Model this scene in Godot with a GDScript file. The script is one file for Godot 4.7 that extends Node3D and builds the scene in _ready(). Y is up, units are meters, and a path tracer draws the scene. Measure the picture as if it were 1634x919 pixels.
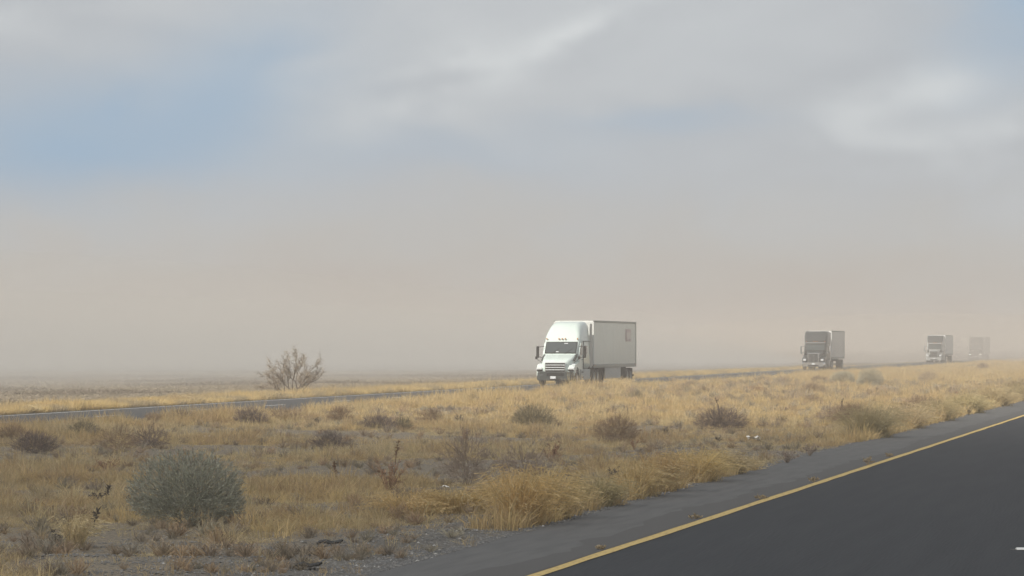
extends Node3D
# Axes: the motorway runs along -z, the median lies to its left at negative x, y is up, metres.

var rng := RandomNumberGenerator.new()
var wobble := FastNoiseLite.new()
var patch := FastNoiseLite.new()
var VV := PackedVector3Array()
var CC := PackedColorArray()
var M := {}
const EYE := Vector3(0, 2.48, 0)
const YAW := 0.18341

var plants := [
	["sagebrush", "leafy", "sage", -14.20, -51.51, 1.90, 0.98, "shrub", "large rounded grey-green bush standing alone in the near dry grass"],
	["tumbleweed", "twiggy", "plum", -25.71, -115.57, 1.10, 0.43, "shrub", "low flat-topped purplish dark bush in the open straw grass, darkest of the median"],
	["brush_shrub", "twiggy", "olive", -25.06, -116.14, 0.55, 0.40, "shrub", "small olive bush tucked against the right side of the flat dark purplish bush"],
	["brush_shrub", "twiggy", "brown", -25.58, -123.27, 0.67, 0.50, "shrub", "small upright brown bush alone between the dark flat bush and a black weed"],
	["dry_weed", "weed", "dark", -25.32, -126.61, 0.43, 0.34, "weed", "tiny blackish leaning weed in pale grass right of the small upright brown bush"],
	["brush_shrub", "twiggy", "olive", -21.73, -120.83, 1.43, 0.70, "shrub", "dome-shaped dark olive bush in the mid median below the white truck"],
	["brush_shrub", "twiggy", "brown", -15.58, -99.30, 1.17, 0.70, "shrub", "dark brown bush with gold grass behind its left side, right of the dome-shaped olive bush"],
	["brush_shrub", "sparse", "grey", -13.39, -67.66, 1.01, 0.96, "shrub", "tall see-through grey-brown bush behind the gold verge grass, dark at its foot"],
	["brush_shrub", "sparse", "grey", -13.16, -72.17, 1.10, 0.54, "shrub", "wide low grey-brown bush joined to the right of the tall see-through bush"],
	["dry_weed", "weed", "russet", -14.27, -65.07, 0.69, 0.58, "weed", "spreading russet weed with dark twigs on the bare strip of soil"],
	["weed_stalk", "stalk", "rust", -16.70, -76.65, 0.16, 0.65, "weed", "lone tall bent rust-coloured stalk rising behind the spreading russet weed"],
	["dry_weed", "weed", "russet", -13.85, -91.07, 0.21, 0.28, "weed", "small rust-red tuft at the edge of the grey gravel patch, under the dark brown bush"],
	["dry_weed", "weed", "dark", -10.66, -68.04, 0.39, 0.34, "weed", "blackish twisted weed standing in the gold grass beside the shoulder"],
	["grass_clump", "clump", "gold", -11.73, -54.72, 1.02, 0.37, "grass clump", "low thin gold grass clump farthest toward the gravel end of the verge"],
	["grass_clump", "clump", "gold", -11.03, -55.25, 1.13, 0.45, "grass clump", "low golden grass clump in front of the tall see-through bush"],
	["grass_clump", "clump", "gold", -10.32, -55.78, 1.04, 0.53, "grass clump", "medium golden grass clump below the wide low grey-brown bush"],
	["grass_clump", "clump", "amber", -8.92, -51.31, 0.78, 0.66, "grass clump", "tall amber grass clump bulging over the pavement edge at the gravel corner"],
	["grass_clump", "clump", "gold", -8.77, -53.26, 0.81, 0.79, "grass clump", "tallest golden grass clump, just left of the blackish twisted weed"],
	["grass_clump", "clump", "hay", -8.87, -57.52, 0.68, 0.48, "grass clump", "olive-straw grass clump at the pavement edge under the blackish twisted weed"],
	["grass_clump", "clump", "gold", -8.95, -61.45, 0.83, 0.64, "grass clump", "golden grass clump leaning over the shoulder, right of the blackish weed"],
	["grass_clump", "clump", "amber", -8.82, -63.65, 0.75, 0.66, "grass clump", "amber-brown grass clump shading the shoulder between two paler gold clumps"],
	["grass_clump", "clump", "gold", -8.86, -68.48, 1.03, 0.55, "grass clump", "long pale golden clump with a dark underside beside the shoulder"],
	["grass_clump", "clump", "straw", -8.78, -72.61, 0.85, 0.49, "grass clump", "straw-coloured clump ending the near golden verge, below the white litter"],
	["dry_weed", "weed", "grey", -8.85, -79.78, 0.59, 0.29, "weed", "low grey weed at the bare shoulder edge between the two golden verges"],
	["dry_weed", "weed", "grey", -8.90, -84.89, 0.48, 0.28, "weed", "brownish-grey weed at the shoulder edge, right of the low grey weed"],
	["brush_shrub", "twiggy", "plum", -14.79, -115.25, 1.55, 0.62, "shrub", "wide reddish-brown bush with a spire of dark twigs on bare tan ground"],
	["weed_stalk", "stalk", "dark", -15.22, -118.24, 0.24, 0.99, "weed", "dark thin spire sticking up out of the wide reddish-brown bush"],
	["brush_shrub", "twiggy", "brown", -11.36, -121.06, 1.53, 0.69, "shrub", "brown bush behind the rounded verge bush, with bare twigs at its left"],
	["weed_stalk", "stalk", "dark", -11.77, -121.54, 0.24, 0.85, "weed", "dark forked stalk standing left of the brown bush behind the verge"],
	["brush_shrub", "sparse", "grey", -12.36, -124.21, 0.83, 0.54, "shrub", "pale thin bush of bare twigs left of the dark forked stalk"],
	["grass_clump", "clump", "hay", -8.56, -102.13, 1.46, 0.78, "grass clump", "large rounded olive-gold clump where the far verge hedge begins"],
	["grass_clump", "clump", "straw", -8.65, -113.99, 1.17, 0.64, "grass clump", "straw clump second along the far verge, beside the large rounded one"],
	["grass_clump", "clump", "hay", -8.62, -125.65, 1.29, 0.63, "grass clump", "olive clump mid-way along the far verge above the shoulder"],
	["grass_clump", "clump", "hay", -8.53, -139.93, 1.44, 0.70, "grass clump", "greenish-gold clump with a dark foot along the far verge"],
	["grass_clump", "clump", "straw", -8.39, -156.16, 1.55, 0.72, "grass clump", "straw clump near the far end of the verge by the picture edge"],
	["grass_clump", "clump", "hay", -8.25, -172.50, 1.43, 0.68, "grass clump", "last olive clump of the verge, cut by the right picture edge"],
	["dry_weed", "weed", "dark", -8.45, -134.85, 0.22, 0.31, "weed", "tiny dark red-brown weed at the shoulder below the greenish-gold clump"],
	["brush_shrub", "twiggy", "brown", -10.92, -146.47, 1.61, 0.49, "shrub", "flat brown bush with twiggy top behind the middle of the far verge"],
	["dry_weed", "weed", "russet", -12.17, -184.09, 0.37, 0.37, "weed", "small round russet tuft alone in sunlit straw grass behind the far verge"],
	["brush_shrub", "twiggy", "brown", -10.62, -211.78, 1.75, 0.49, "shrub", "low brown bush in sunlit grass at the right picture edge"],
	["brush_shrub", "twiggy", "brown", -21.86, -209.93, 1.47, 0.56, "shrub", "rounded brown bush in bright straw grass below the dark second truck"],
	["brush_shrub", "sparse", "grey", -19.77, -181.31, 0.85, 0.55, "shrub", "pale grey-mauve bush left of and nearer than the rounded brown bush"],
	["brush_shrub", "twiggy", "brown", -17.72, -170.68, 0.80, 0.37, "shrub", "small brown bush just below the rounded brown bush in straw grass"],
	["brush_shrub", "twiggy", "russet", -24.75, -207.50, 0.97, 0.38, "shrub", "flat russet-brown bush in straw grass left of the rounded brown bush"],
	["brush_shrub", "twiggy", "brown", -26.58, -199.47, 0.60, 0.47, "shrub", "small tan-brown tuft of bush in straw grass right of the white truck's shadow"],
	["brush_shrub", "twiggy", "olive", -26.20, -173.06, 0.52, 0.50, "shrub", "small upright brown-olive bush in pale grass below the white truck's trailer"],
	["brush_shrub", "leafy", "dust", -25.18, -262.42, 1.93, 0.88, "shrub", "dusty grey-green shrub on sunlit grass below the second truck's rear"],
	["brush_shrub", "leafy", "dust", -21.49, -242.00, 2.01, 1.13, "shrub", "larger dusty grey-green shrub right of its smaller twin, in sunlit grass"],
	["brush_shrub", "twiggy", "brown", -27.39, -266.88, 0.98, 0.45, "shrub", "small ochre bush close to the far road under the second truck"],
	["brush_shrub", "sparse", "grey", -19.91, -270.74, 1.53, 0.72, "shrub", "pale dusty bush in sunlit grass below the third truck"],
	["brush_shrub", "twiggy", "brown", -25.04, -424.42, 1.41, 0.70, "shrub", "small hazy brown bush below the faintest truck"],
	["brush_shrub", "twiggy", "plum", -27.64, -86.40, 1.11, 0.48, "shrub", "dark reddish-brown bush at the left picture edge, nearer of a pair"],
	["brush_shrub", "twiggy", "olive", -30.80, -100.64, 0.98, 0.42, "shrub", "dark olive bush nearest the far road on the left side of the median"],
	["brush_shrub", "twiggy", "brown", -31.12, -95.36, 0.83, 0.33, "shrub", "brown bush at the left picture edge, behind the dark reddish one"],
	["brush_shrub", "sparse", "brown", -26.89, -90.93, 0.97, 0.63, "shrub", "wide soft brown bush left of the big grey-green bush, farther back"],
	["brush_shrub", "sparse", "plum", -26.80, -93.35, 0.97, 0.55, "shrub", "mauve-brown bush merging with the right side of the wide soft brown bush"],
	["brush_shrub", "twiggy", "plum", -32.66, -117.55, 1.01, 0.32, "shrub", "dark brown low bush beside the far road, left of the bare tree"],
	["brush_shrub", "twiggy", "brown", -33.17, -115.96, 0.64, 0.30, "shrub", "small brown bush beside the far road, left of the dark low bush there"],
	["brush_shrub", "twiggy", "plum", -30.48, -118.00, 1.13, 0.45, "shrub", "mauve-brown bush by the far road below the bare tree, left one"],
	["brush_shrub", "sparse", "brown", -30.43, -122.14, 1.26, 0.46, "shrub", "pale tan-brown bush directly below the bare tree, across the road"],
	["brush_shrub", "twiggy", "brown", -28.64, -122.69, 0.80, 0.50, "shrub", "round brown bush right of the bare tree and left of the flat dark purplish bush"],
	["dry_weed", "weed", "dark", -28.49, -118.90, 0.28, 0.28, "weed", "small dark weed left of the round brown bush below the bare tree"],
	["brush_shrub", "twiggy", "plum", -22.21, -93.93, 0.90, 0.42, "shrub", "purple-brown bush with thin twigs in mid median, below the round brown bush"],
	["dry_weed", "weed", "russet", -23.08, -77.12, 0.75, 0.35, "weed", "sprawling russet weed on the grass above and left of the big grey-green bush"],
	["dry_weed", "weed", "dark", -18.35, -60.67, 0.50, 0.21, "weed", "dark low weed mat left of the big grey-green bush"],
	["weed_stalk", "stalk", "dark", -18.31, -61.17, 0.11, 0.30, "weed", "dark leaning stalk next to the dark low weed mat"],
	["weed_stalk", "stalk", "rust", -16.93, -72.28, 0.10, 0.37, "weed", "short lone upright stalk in open grass between big grey-green bush and russet weed"],
	["grass_clump", "clump", "straw", -14.31, -46.39, 0.35, 0.37, "grass clump", "pale upright straw tuft at the lower left, tallest there"],
	["dry_weed", "weed", "dark", -14.86, -47.44, 0.28, 0.21, "weed", "small dark grey-brown weed left of the pale upright straw tuft"],
	["weed_stalk", "stalk", "dark", -15.42, -50.91, 0.12, 0.30, "weed", "dark broken-looking stalk right of the pale upright straw tuft"],
	["dry_weed", "weed", "russet", -19.70, -99.25, 0.34, 0.51, "weed", "thin dry weed above the tall see-through grey-brown bush"],
	["dry_weed", "weed", "russet", -14.39, -82.41, 0.56, 0.56, "weed", "loose rust-brown weed standing behind the gravel patch in mid median"],
	["dry_weed", "weed", "dark", -15.22, -105.97, 0.29, 0.36, "weed", "thin dark weed left of the wide reddish-brown bush"],
	["dry_weed", "weed", "dark", -12.76, -98.60, 0.20, 0.23, "weed", "small dark green weed on the grass above the long pale golden clump"],
	["grass_clump", "clump", "straw", -42.95, -133.54, 0.56, 0.32, "grass clump", "ochre tuft on the far side of the far road at the left edge"],
	["grass_clump", "clump", "straw", -43.62, -156.50, 0.92, 0.38, "grass clump", "brownish tuft on the far verge between left edge and bare tree"],
	["brush_shrub", "twiggy", "brown", -32.42, -197.23, 2.00, 0.47, "shrub", "long low brown bush hiding the white truck's front wheels"],
	["brush_shrub", "twiggy", "russet", -33.09, -187.97, 1.27, 0.32, "shrub", "low russet brush at the roadside just ahead of the white truck"],
	["grass_clump", "clump", "straw", -33.41, -213.22, 1.58, 0.58, "grass clump", "tawny tuft in front of the white truck's trailer wheels"],
	["joint_weed", "weed", "tan", -7.29, -45.26, 0.15, 0.04, "weed", "russet weed in the shoulder joint, nearest of the row beside the yellow line"],
	["joint_weed", "weed", "tan", -7.27, -53.54, 0.23, 0.06, "weed", "orange-brown weed in the shoulder joint, second along the yellow line"],
	["joint_weed", "weed", "tan", -7.12, -60.50, 0.26, 0.07, "weed", "pinkish-brown weed in the shoulder joint, third along the yellow line"],
	["joint_weed", "weed", "tan", -7.11, -68.48, 0.30, 0.08, "weed", "straw weed in the shoulder joint, fourth along the yellow line"],
	["joint_weed", "weed", "tan", -7.00, -78.41, 0.31, 0.16, "weed", "pale straw weed standing in the shoulder joint, fifth along the yellow line"],
	["joint_weed", "weed", "tan", -7.04, -84.26, 0.25, 0.08, "weed", "small brown weed in the shoulder joint, farthest along the yellow line"],
]

func _ready():
	rng.seed = 11
	wobble.seed = 5; wobble.frequency = 0.25; wobble.fractal_octaves = 3
	patch.seed = 9; patch.frequency = 0.09; patch.fractal_octaves = 3
	set_camera()
	set_sky_and_sun()
	make_materials()
	build_ground()
	build_roads()
	build_trucks()
	build_tree()
	build_plants()
	build_grass()
	build_litter()
	build_dust()

func set_camera():
	var c := Camera3D.new()
	c.name = "camera"
	c.fov = 8.7587
	c.near = 0.5
	c.far = 12000.0
	c.position = EYE
	c.rotation = Vector3(deg_to_rad(0.8832), YAW, 0)
	add_child(c)
	c.current = true

# ---------------------------------------------------------------- sky, sun, air
const TO_SUN := Vector3(-0.55, 0.574, 0.606)

func set_sky_and_sun():
	var e := Environment.new()
	e.background_mode = Environment.BG_SKY
	e.sky = Sky.new()
	var sm := PanoramaSkyMaterial.new()
	sm.panorama = ImageTexture.create_from_image(sky_picture())
	e.sky.sky_material = sm
	e.background_energy_multiplier = 1.0
	e.tonemap_mode = Environment.TONE_MAPPER_LINEAR
	e.tonemap_exposure = 1.09
	e.fog_enabled = true
	e.fog_density = 0.00125
	e.fog_light_color = Color(0.78, 0.75, 0.718)
	e.volumetric_fog_enabled = true
	e.volumetric_fog_density = 0.0
	e.sdfgi_enabled = true
	e.ssao_enabled = true
	e.ssil_enabled = true
	var w := WorldEnvironment.new()
	w.name = "world"
	w.environment = e
	add_child(w)
	var s := DirectionalLight3D.new()
	s.name = "sun"
	s.light_energy = 1.55
	s.light_color = Color(1.0, 0.972, 0.92)
	s.light_angular_distance = 0.6
	s.shadow_enabled = true
	add_child(s)
	s.look_at_from_position(TO_SUN * 100.0, Vector3.ZERO, Vector3.UP)

func soft(a: float, b: float, x: float) -> float:
	var t := clampf((x - a) / (b - a), 0.0, 1.0)
	return t * t * (3.0 - 2.0 * t)

func sky_picture() -> Image:
	# Worked out coarsely all round, and again finely over the part of the sky where clouds are near enough to show detail.
	var w := 1024
	var h := 512
	sky_noise[0].seed = 3; sky_noise[0].frequency = 2.6; sky_noise[0].fractal_octaves = 4
	sky_noise[1].seed = 21; sky_noise[1].frequency = 9.0; sky_noise[1].fractal_octaves = 3
	sky_noise[2].seed = 33; sky_noise[2].frequency = 24.0; sky_noise[2].fractal_octaves = 5
	var im := Image.create_empty(w, h, false, Image.FORMAT_RGBF)
	for y in h:
		var el := 90.0 - (y + 0.5) * 180.0 / h
		for x in w:
			im.set_pixel(x, y, sky_at((x + 0.5) * TAU / w, el))
	im.resize(4096, 2048, Image.INTERPOLATE_CUBIC)
	for y in range(880, 1036):
		var el := 90.0 - (y + 0.5) * 180.0 / 2048
		for x in range(3700, 4296):
			im.set_pixel(x % 4096, y, sky_at((x + 0.5) * TAU / 4096, el))
	return im

var sky_noise := [FastNoiseLite.new(), FastNoiseLite.new(), FastNoiseLite.new()]
# clouds and gaps: azimuth and elevation in degrees, half sizes, tilt, amount
const GAPS := [[-6.5, 3.0, 2.6, 0.95, 0.12, 1.0], [-4.2, 3.8, 1.7, 0.9, 0.4, 0.75], [8.2, 5.3, 1.4, 1.1, 0.3, 0.95], [2.3, 3.45, 1.6, 0.25, 0.0, 0.4], [-1.2, 2.9, 2.6, 0.5, 0.0, 0.3]]
const PUFFS := [[0.9, 4.75, 1.0, 0.24, 0.42, 0.75], [-0.3, 4.3, 0.7, 0.4, 0.2, 0.3], [6.6, 4.0, 0.75, 0.3, 0.1, 0.55], [5.3, 3.6, 0.8, 0.45, 0.3, 0.42], [5.9, 3.1, 1.4, 0.3, -0.1, 0.3], [-1.1, 4.1, 0.9, 0.5, 0.4, 0.5], [-7.4, 5.2, 1.6, 0.4, 0.1, 0.3], [7.6, 3.2, 1.5, 0.4, 0.1, 0.4]]

func sky_at(az: float, el: float) -> Color:
	# the panorama's first column looks along -z
	if el < -1.0: return Color(0.26, 0.22, 0.18)
	var low := Color(0.46, 0.415, 0.378)
	var mid := Color(0.485, 0.475, 0.455)
	var grey := Color(0.465, 0.488, 0.512)
	var blue := Color(0.335, 0.445, 0.565)
	var white := Color(0.66, 0.685, 0.69)
	var ce := cos(deg_to_rad(el))
	var d := Vector3(sin(az) * ce, sin(deg_to_rad(el)), -cos(az) * ce)
	var p := Vector3(d.x, d.y * 2.4, d.z)
	var n: float = sky_noise[0].get_noise_3dv(p)
	var f: float = sky_noise[1].get_noise_3dv(p)
	var s: float = sky_noise[2].get_noise_3dv(p + Vector3(f, n, -f) * 0.03)
	var c := grey.lerp(white, clampf(soft(0.0, 0.5, n + 0.35 * f) * 0.18 + 0.15 * s * soft(1.5, 3.5, el), 0.0, 1.0))
	c = c.lerp(blue, soft(0.08, 0.45, -n + 0.3 * f) * 0.4 * soft(8.0, 14.0, el))
	var across := rad_to_deg(wrapf(az + YAW, -PI, PI))
	if absf(across) < 14.0 and el < 10.0:
		for g in GAPS:
			c = c.lerp(blue, patch_of(g, across + 0.7 * n + 0.5 * s, el + 0.3 * f + 0.35 * s))
		for g in PUFFS:
			c = c.lerp(white, patch_of(g, across + 0.4 * f + 0.4 * s, el + 0.2 * f + 0.3 * s) * clampf(0.85 + 2.2 * s, 0.0, 1.15))
	# veil of dust, uneven in height
	var lift := el + 0.6 * n + 0.3 * f + 0.4 * s
	c = c.lerp(mid, 1.0 - soft(1.0, 3.0, lift))
	return c.lerp(low, 1.0 - soft(-0.2, 1.9, lift))

func patch_of(g: Array, a: float, b: float) -> float:
	var u: float = a - g[0]
	var v: float = b - g[1] - u * g[4]
	return exp(-(u * u / (g[2] * g[2]) + v * v / (g[3] * g[3]))) * g[5]

# ---------------------------------------------------------------- materials
func noise_map(seed_: int, freq: float, stops: Array, size := 512, octaves := 4, kind := FastNoiseLite.TYPE_SIMPLEX_SMOOTH) -> NoiseTexture2D:
	var n := FastNoiseLite.new()
	n.noise_type = kind
	n.seed = seed_
	n.frequency = freq
	n.fractal_octaves = octaves
	var g := Gradient.new()
	var offs := PackedFloat32Array()
	var cols := PackedColorArray()
	for s in stops:
		offs.append(s[0])
		cols.append(s[1])
	g.offsets = offs
	g.colors = cols
	var t := NoiseTexture2D.new()
	t.width = size
	t.height = size
	t.seamless = true
	t.noise = n
	t.color_ramp = g
	return t

func lin(r: float, g: float, b: float) -> Color:
	return Color(r, g, b).linear_to_srgb()

func mat(c: Color, rough := 0.8, metal := 0.0) -> StandardMaterial3D:
	var m := StandardMaterial3D.new()
	m.albedo_color = c
	m.roughness = rough
	m.metallic = metal
	return m

func make_materials():
	var g1 := func(v): return Color(v, v, v)
	# soil: tinted per place, grained by two scales of noise
	var soil := mat(Color.WHITE, 0.95)
	soil.vertex_color_use_as_albedo = true
	soil.albedo_texture = noise_map(2, 0.03, [[0.0, g1.call(0.55)], [0.45, g1.call(0.82)], [0.62, g1.call(0.93)], [1.0, g1.call(1.0)]], 1024, 5)
	soil.uv1_triplanar = true
	soil.uv1_world_triplanar = true
	soil.uv1_scale = Vector3(0.35, 0.35, 0.35)
	soil.heightmap_enabled = true
	soil.heightmap_scale = 3.0
	soil.heightmap_texture = noise_map(4, 0.05, [[0.0, Color.BLACK], [1.0, Color.WHITE]], 512, 4)
	M.soil = soil
	var lane := mat(Color.WHITE, 0.9)
	lane.albedo_texture = noise_map(6, 0.01, [[0.0, lin(0.038, 0.0415, 0.048)], [0.5, lin(0.042, 0.046, 0.053)], [1.0, lin(0.048, 0.052, 0.058)]], 1024, 5)
	lane.uv1_triplanar = true
	lane.uv1_world_triplanar = true
	lane.uv1_scale = Vector3(0.22, 0.22, 0.012)
	lane.metallic_specular = 0.22
	lane.heightmap_enabled = true
	lane.heightmap_scale = 0.35
	lane.heightmap_texture = noise_map(7, 0.2, [[0.0, Color.BLACK], [1.0, Color.WHITE]], 512, 2)
	M.lane = lane
	var shoulder := mat(Color.WHITE, 0.85)
	shoulder.albedo_texture = noise_map(8, 0.012, [[0.0, lin(0.068, 0.067, 0.066)], [0.42, lin(0.091, 0.089, 0.087)], [1.0, lin(0.112, 0.109, 0.105)]], 1024, 5)
	shoulder.uv1_triplanar = true
	shoulder.uv1_world_triplanar = true
	shoulder.uv1_scale = Vector3(0.3, 0.3, 0.03)
	M.shoulder = shoulder
	M.seam = mat(lin(0.07, 0.067, 0.065), 0.9)
	var far_lane := mat(lin(0.072, 0.072, 0.073), 0.9)
	far_lane.metallic_specular = 0.25
	M.far_lane = far_lane
	var yellow := mat(Color.WHITE, 0.7)
	yellow.albedo_texture = noise_map(10, 0.02, [[0.0, lin(0.30, 0.21, 0.08)], [0.38, lin(0.56, 0.385, 0.115)], [1.0, lin(0.62, 0.45, 0.15)]], 512, 5)
	yellow.uv1_triplanar = true
	yellow.uv1_world_triplanar = true
	yellow.uv1_scale = Vector3(1.4, 1.4, 0.22)
	M.yellow = yellow
	M.white_line = mat(lin(0.62, 0.62, 0.6), 0.7)
	var plant := mat(Color.WHITE, 0.85)
	plant.vertex_color_use_as_albedo = true
	plant.cull_mode = BaseMaterial3D.CULL_DISABLED
	M.twig = plant
	var blade := mat(Color.WHITE, 0.8)
	blade.vertex_color_use_as_albedo = true
	blade.cull_mode = BaseMaterial3D.CULL_DISABLED
	blade.backlight_enabled = true
	blade.backlight = Color(0.75, 0.75, 0.75)
	M.blade = blade
	M.stone = mat(Color.WHITE, 0.9)
	M.stone.vertex_color_use_as_albedo = true
	# vehicles
	var white := mat(lin(0.66, 0.755, 0.715), 0.35)
	white.clearcoat_enabled = true
	white.clearcoat = 0.5
	white.clearcoat_roughness = 0.12
	M.white_paint = white
	M.grey_paint = mat(lin(0.045, 0.052, 0.051), 0.6)
	M.grey_paint.metallic_specular = 0.3
	M.bar = mat(lin(0.66, 0.68, 0.68), 0.3)
	M.dull_grey = mat(lin(0.43, 0.44, 0.42), 0.6)
	var dark := mat(lin(0.028, 0.033, 0.036), 0.35)
	dark.clearcoat_enabled = true
	dark.clearcoat = 0.4
	M.dark_paint = dark
	M.silver_paint = mat(lin(0.42, 0.43, 0.42), 0.35, 0.3)
	M.chrome = mat(lin(0.75, 0.76, 0.77), 0.14, 1.0)
	M.brushed = mat(lin(0.55, 0.56, 0.56), 0.38, 1.0)
	M.black = mat(lin(0.014, 0.014, 0.015), 0.7)
	M.black.metallic_specular = 0.25
	M.rubber = mat(lin(0.025, 0.024, 0.023), 0.9)
	var glass := mat(lin(0.045, 0.058, 0.06), 0.06)
	glass.metallic_specular = 1.0
	M.glass = glass
	var lens := mat(lin(0.7, 0.72, 0.72), 0.1)
	lens.clearcoat_enabled = true
	M.lens = lens
	var lamp := mat(lin(0.8, 0.8, 0.75), 0.1)
	lamp.emission_enabled = true
	lamp.emission = Color(1.0, 0.97, 0.9)
	lamp.emission_energy_multiplier = 3.0
	M.lit_lens = lamp
	M.amber = mat(lin(0.55, 0.2, 0.03), 0.3)
	M.red = mat(lin(0.4, 0.03, 0.02), 0.3)
	M.plate = mat(lin(0.72, 0.74, 0.76), 0.5)
	M.trailer = streaked(lin(0.86, 0.875, 0.81), lin(0.70, 0.715, 0.65), 31)
	M.trailer_front = mat(lin(0.70, 0.71, 0.69), 0.45)
	M.trailer_far = streaked(lin(0.68, 0.66, 0.62), lin(0.58, 0.56, 0.52), 32)
	M.rail = mat(lin(0.30, 0.31, 0.29), 0.5, 0.4)
	M.bark = mat(lin(0.16, 0.13, 0.105), 0.9)

func streaked(a: Color, b: Color, seed_: int) -> StandardMaterial3D:
	var m := mat(Color.WHITE, 0.5)
	m.albedo_texture = noise_map(seed_, 0.02, [[0.0, b], [0.45, a.lerp(b, 0.3)], [1.0, a]], 512, 4)
	m.uv1_triplanar = true
	m.uv1_scale = Vector3(0.5, 0.06, 0.5)
	return m

# ---------------------------------------------------------------- naming helpers
func thing(called: String, label: String, category: String, at := Vector3.ZERO, group := "") -> Node3D:
	var o := Node3D.new()
	o.name = numbered(called)
	add_child(o, true)
	o.position = at
	tag(o, label, category, group)
	return o

var used := {}
func numbered(called: String) -> String:
	var k: int = used.get(called, -1) + 1
	used[called] = k
	return called if k == 0 else "%s_%03d" % [called, k]

func tag(o: Node, label: String, category: String, group := "", kind := ""):
	if label: o.set_meta("label", label)
	if category: o.set_meta("category", category)
	if group: o.set_meta("group", group)
	if kind: o.set_meta("kind", kind)

func put(called: String, m: Mesh, material: Material, parent: Node = self, kind := "") -> MeshInstance3D:
	var o := MeshInstance3D.new()
	o.mesh = m
	o.material_override = material
	if parent == self:
		o.name = numbered(called)
	else:
		var key := str(parent.get_instance_id()) + called
		var k: int = used.get(key, -1) + 1
		used[key] = k
		o.name = called if k == 0 else "%s_%03d" % [called, k]
	if kind: o.set_meta("kind", kind)
	parent.add_child(o, true)
	return o

func structure(called: String, label: String, m: Mesh, material: Material) -> MeshInstance3D:
	var o := put(called, m, material)
	tag(o, label, called.replace("_", " "), "", "structure")
	return o

# ---------------------------------------------------------------- shape helpers
func begin() -> SurfaceTool:
	var st := SurfaceTool.new()
	st.begin(Mesh.PRIMITIVE_TRIANGLES)
	return st

func finish(st: SurfaceTool) -> ArrayMesh:
	st.generate_normals()
	return st.commit()

func quad(st: SurfaceTool, a: Vector3, b: Vector3, c: Vector3, d: Vector3, group := -1):
	st.set_smooth_group(group)
	for p in [a, b, c, a, c, d]:
		st.add_vertex(p)

# a ring of points round a rounded rectangle: width, bottom, top, corner radius
func ring(w: float, y0: float, y1: float, r: float, z: float, cx := 0.0) -> PackedVector3Array:
	var out := PackedVector3Array()
	r = minf(r, minf(w, y1 - y0) * 0.499)
	var corners := [[w / 2 - r, y1 - r, 0.0], [-w / 2 + r, y1 - r, 90.0], [-w / 2 + r, y0 + r, 180.0], [w / 2 - r, y0 + r, 270.0]]
	for k in corners:
		for i in 5:
			var a := deg_to_rad(k[2] + i * 22.5)
			out.append(Vector3(cx + k[0] + cos(a) * r, k[1] + sin(a) * r, z))
	return out

# stations: [width, bottom, top, radius, z] from front (largest z) to back
func loft(st: SurfaceTool, stations: Array, cx := 0.0):
	var rings := []
	for s in stations:
		var r := ring(s[0], s[1], s[2], s[3], s[4], cx)
		if s.size() > 5:
			for i in r.size():
				r[i].x *= 1.0 - s[5] * soft(2.4, 4.1, r[i].y)
		rings.append(r)
	for k in rings.size() - 1:
		var a: PackedVector3Array = rings[k]
		var b: PackedVector3Array = rings[k + 1]
		for i in a.size():
			var j := (i + 1) % a.size()
			st.set_smooth_group(1)
			for p in [a[i], a[j], b[j], a[i], b[j], b[i]]:
				st.add_vertex(p)
	for k in [0, rings.size() - 1]:
		var a: PackedVector3Array = rings[k]
		var mid := Vector3.ZERO
		for p in a: mid += p
		mid /= a.size()
		for i in a.size():
			var j := (i + 1) % a.size()
			st.set_smooth_group(2 + k)
			if k == 0:
				for p in [mid, a[j], a[i]]: st.add_vertex(p)
			else:
				for p in [mid, a[i], a[j]]: st.add_vertex(p)

# a box with softened edges
func block(st: SurfaceTool, c: Vector3, s: Vector3, r := 0.02):
	r = minf(r, minf(s.x, minf(s.y, s.z)) * 0.3)
	var y0 := c.y - s.y / 2
	var y1 := c.y + s.y / 2
	var z := c.z + s.z / 2
	loft(st, [[s.x - 2 * r, y0 + r, y1 - r, r, z], [s.x, y0, y1, r, z - r], [s.x, y0, y1, r, z - s.z + r], [s.x - 2 * r, y0 + r, y1 - r, r, z - s.z]], c.x)

func block_mesh(c: Vector3, s: Vector3, r := 0.02) -> ArrayMesh:
	var st := begin()
	block(st, c, s, r)
	return finish(st)

# turned about the x axis at c: profile of [x offset, radius]
func turned(profile: Array, c: Vector3, n := 28) -> ArrayMesh:
	var st := begin()
	for k in profile.size() - 1:
		for i in n:
			var a := TAU * i / n
			var b := TAU * (i + 1) / n
			var p = profile[k]
			var q = profile[k + 1]
			quad(st, c + Vector3(p[0], sin(a) * p[1], cos(a) * p[1]), c + Vector3(p[0], sin(b) * p[1], cos(b) * p[1]), c + Vector3(q[0], sin(b) * q[1], cos(b) * q[1]), c + Vector3(q[0], sin(a) * q[1], cos(a) * q[1]), -1)
	return finish(st)

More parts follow.
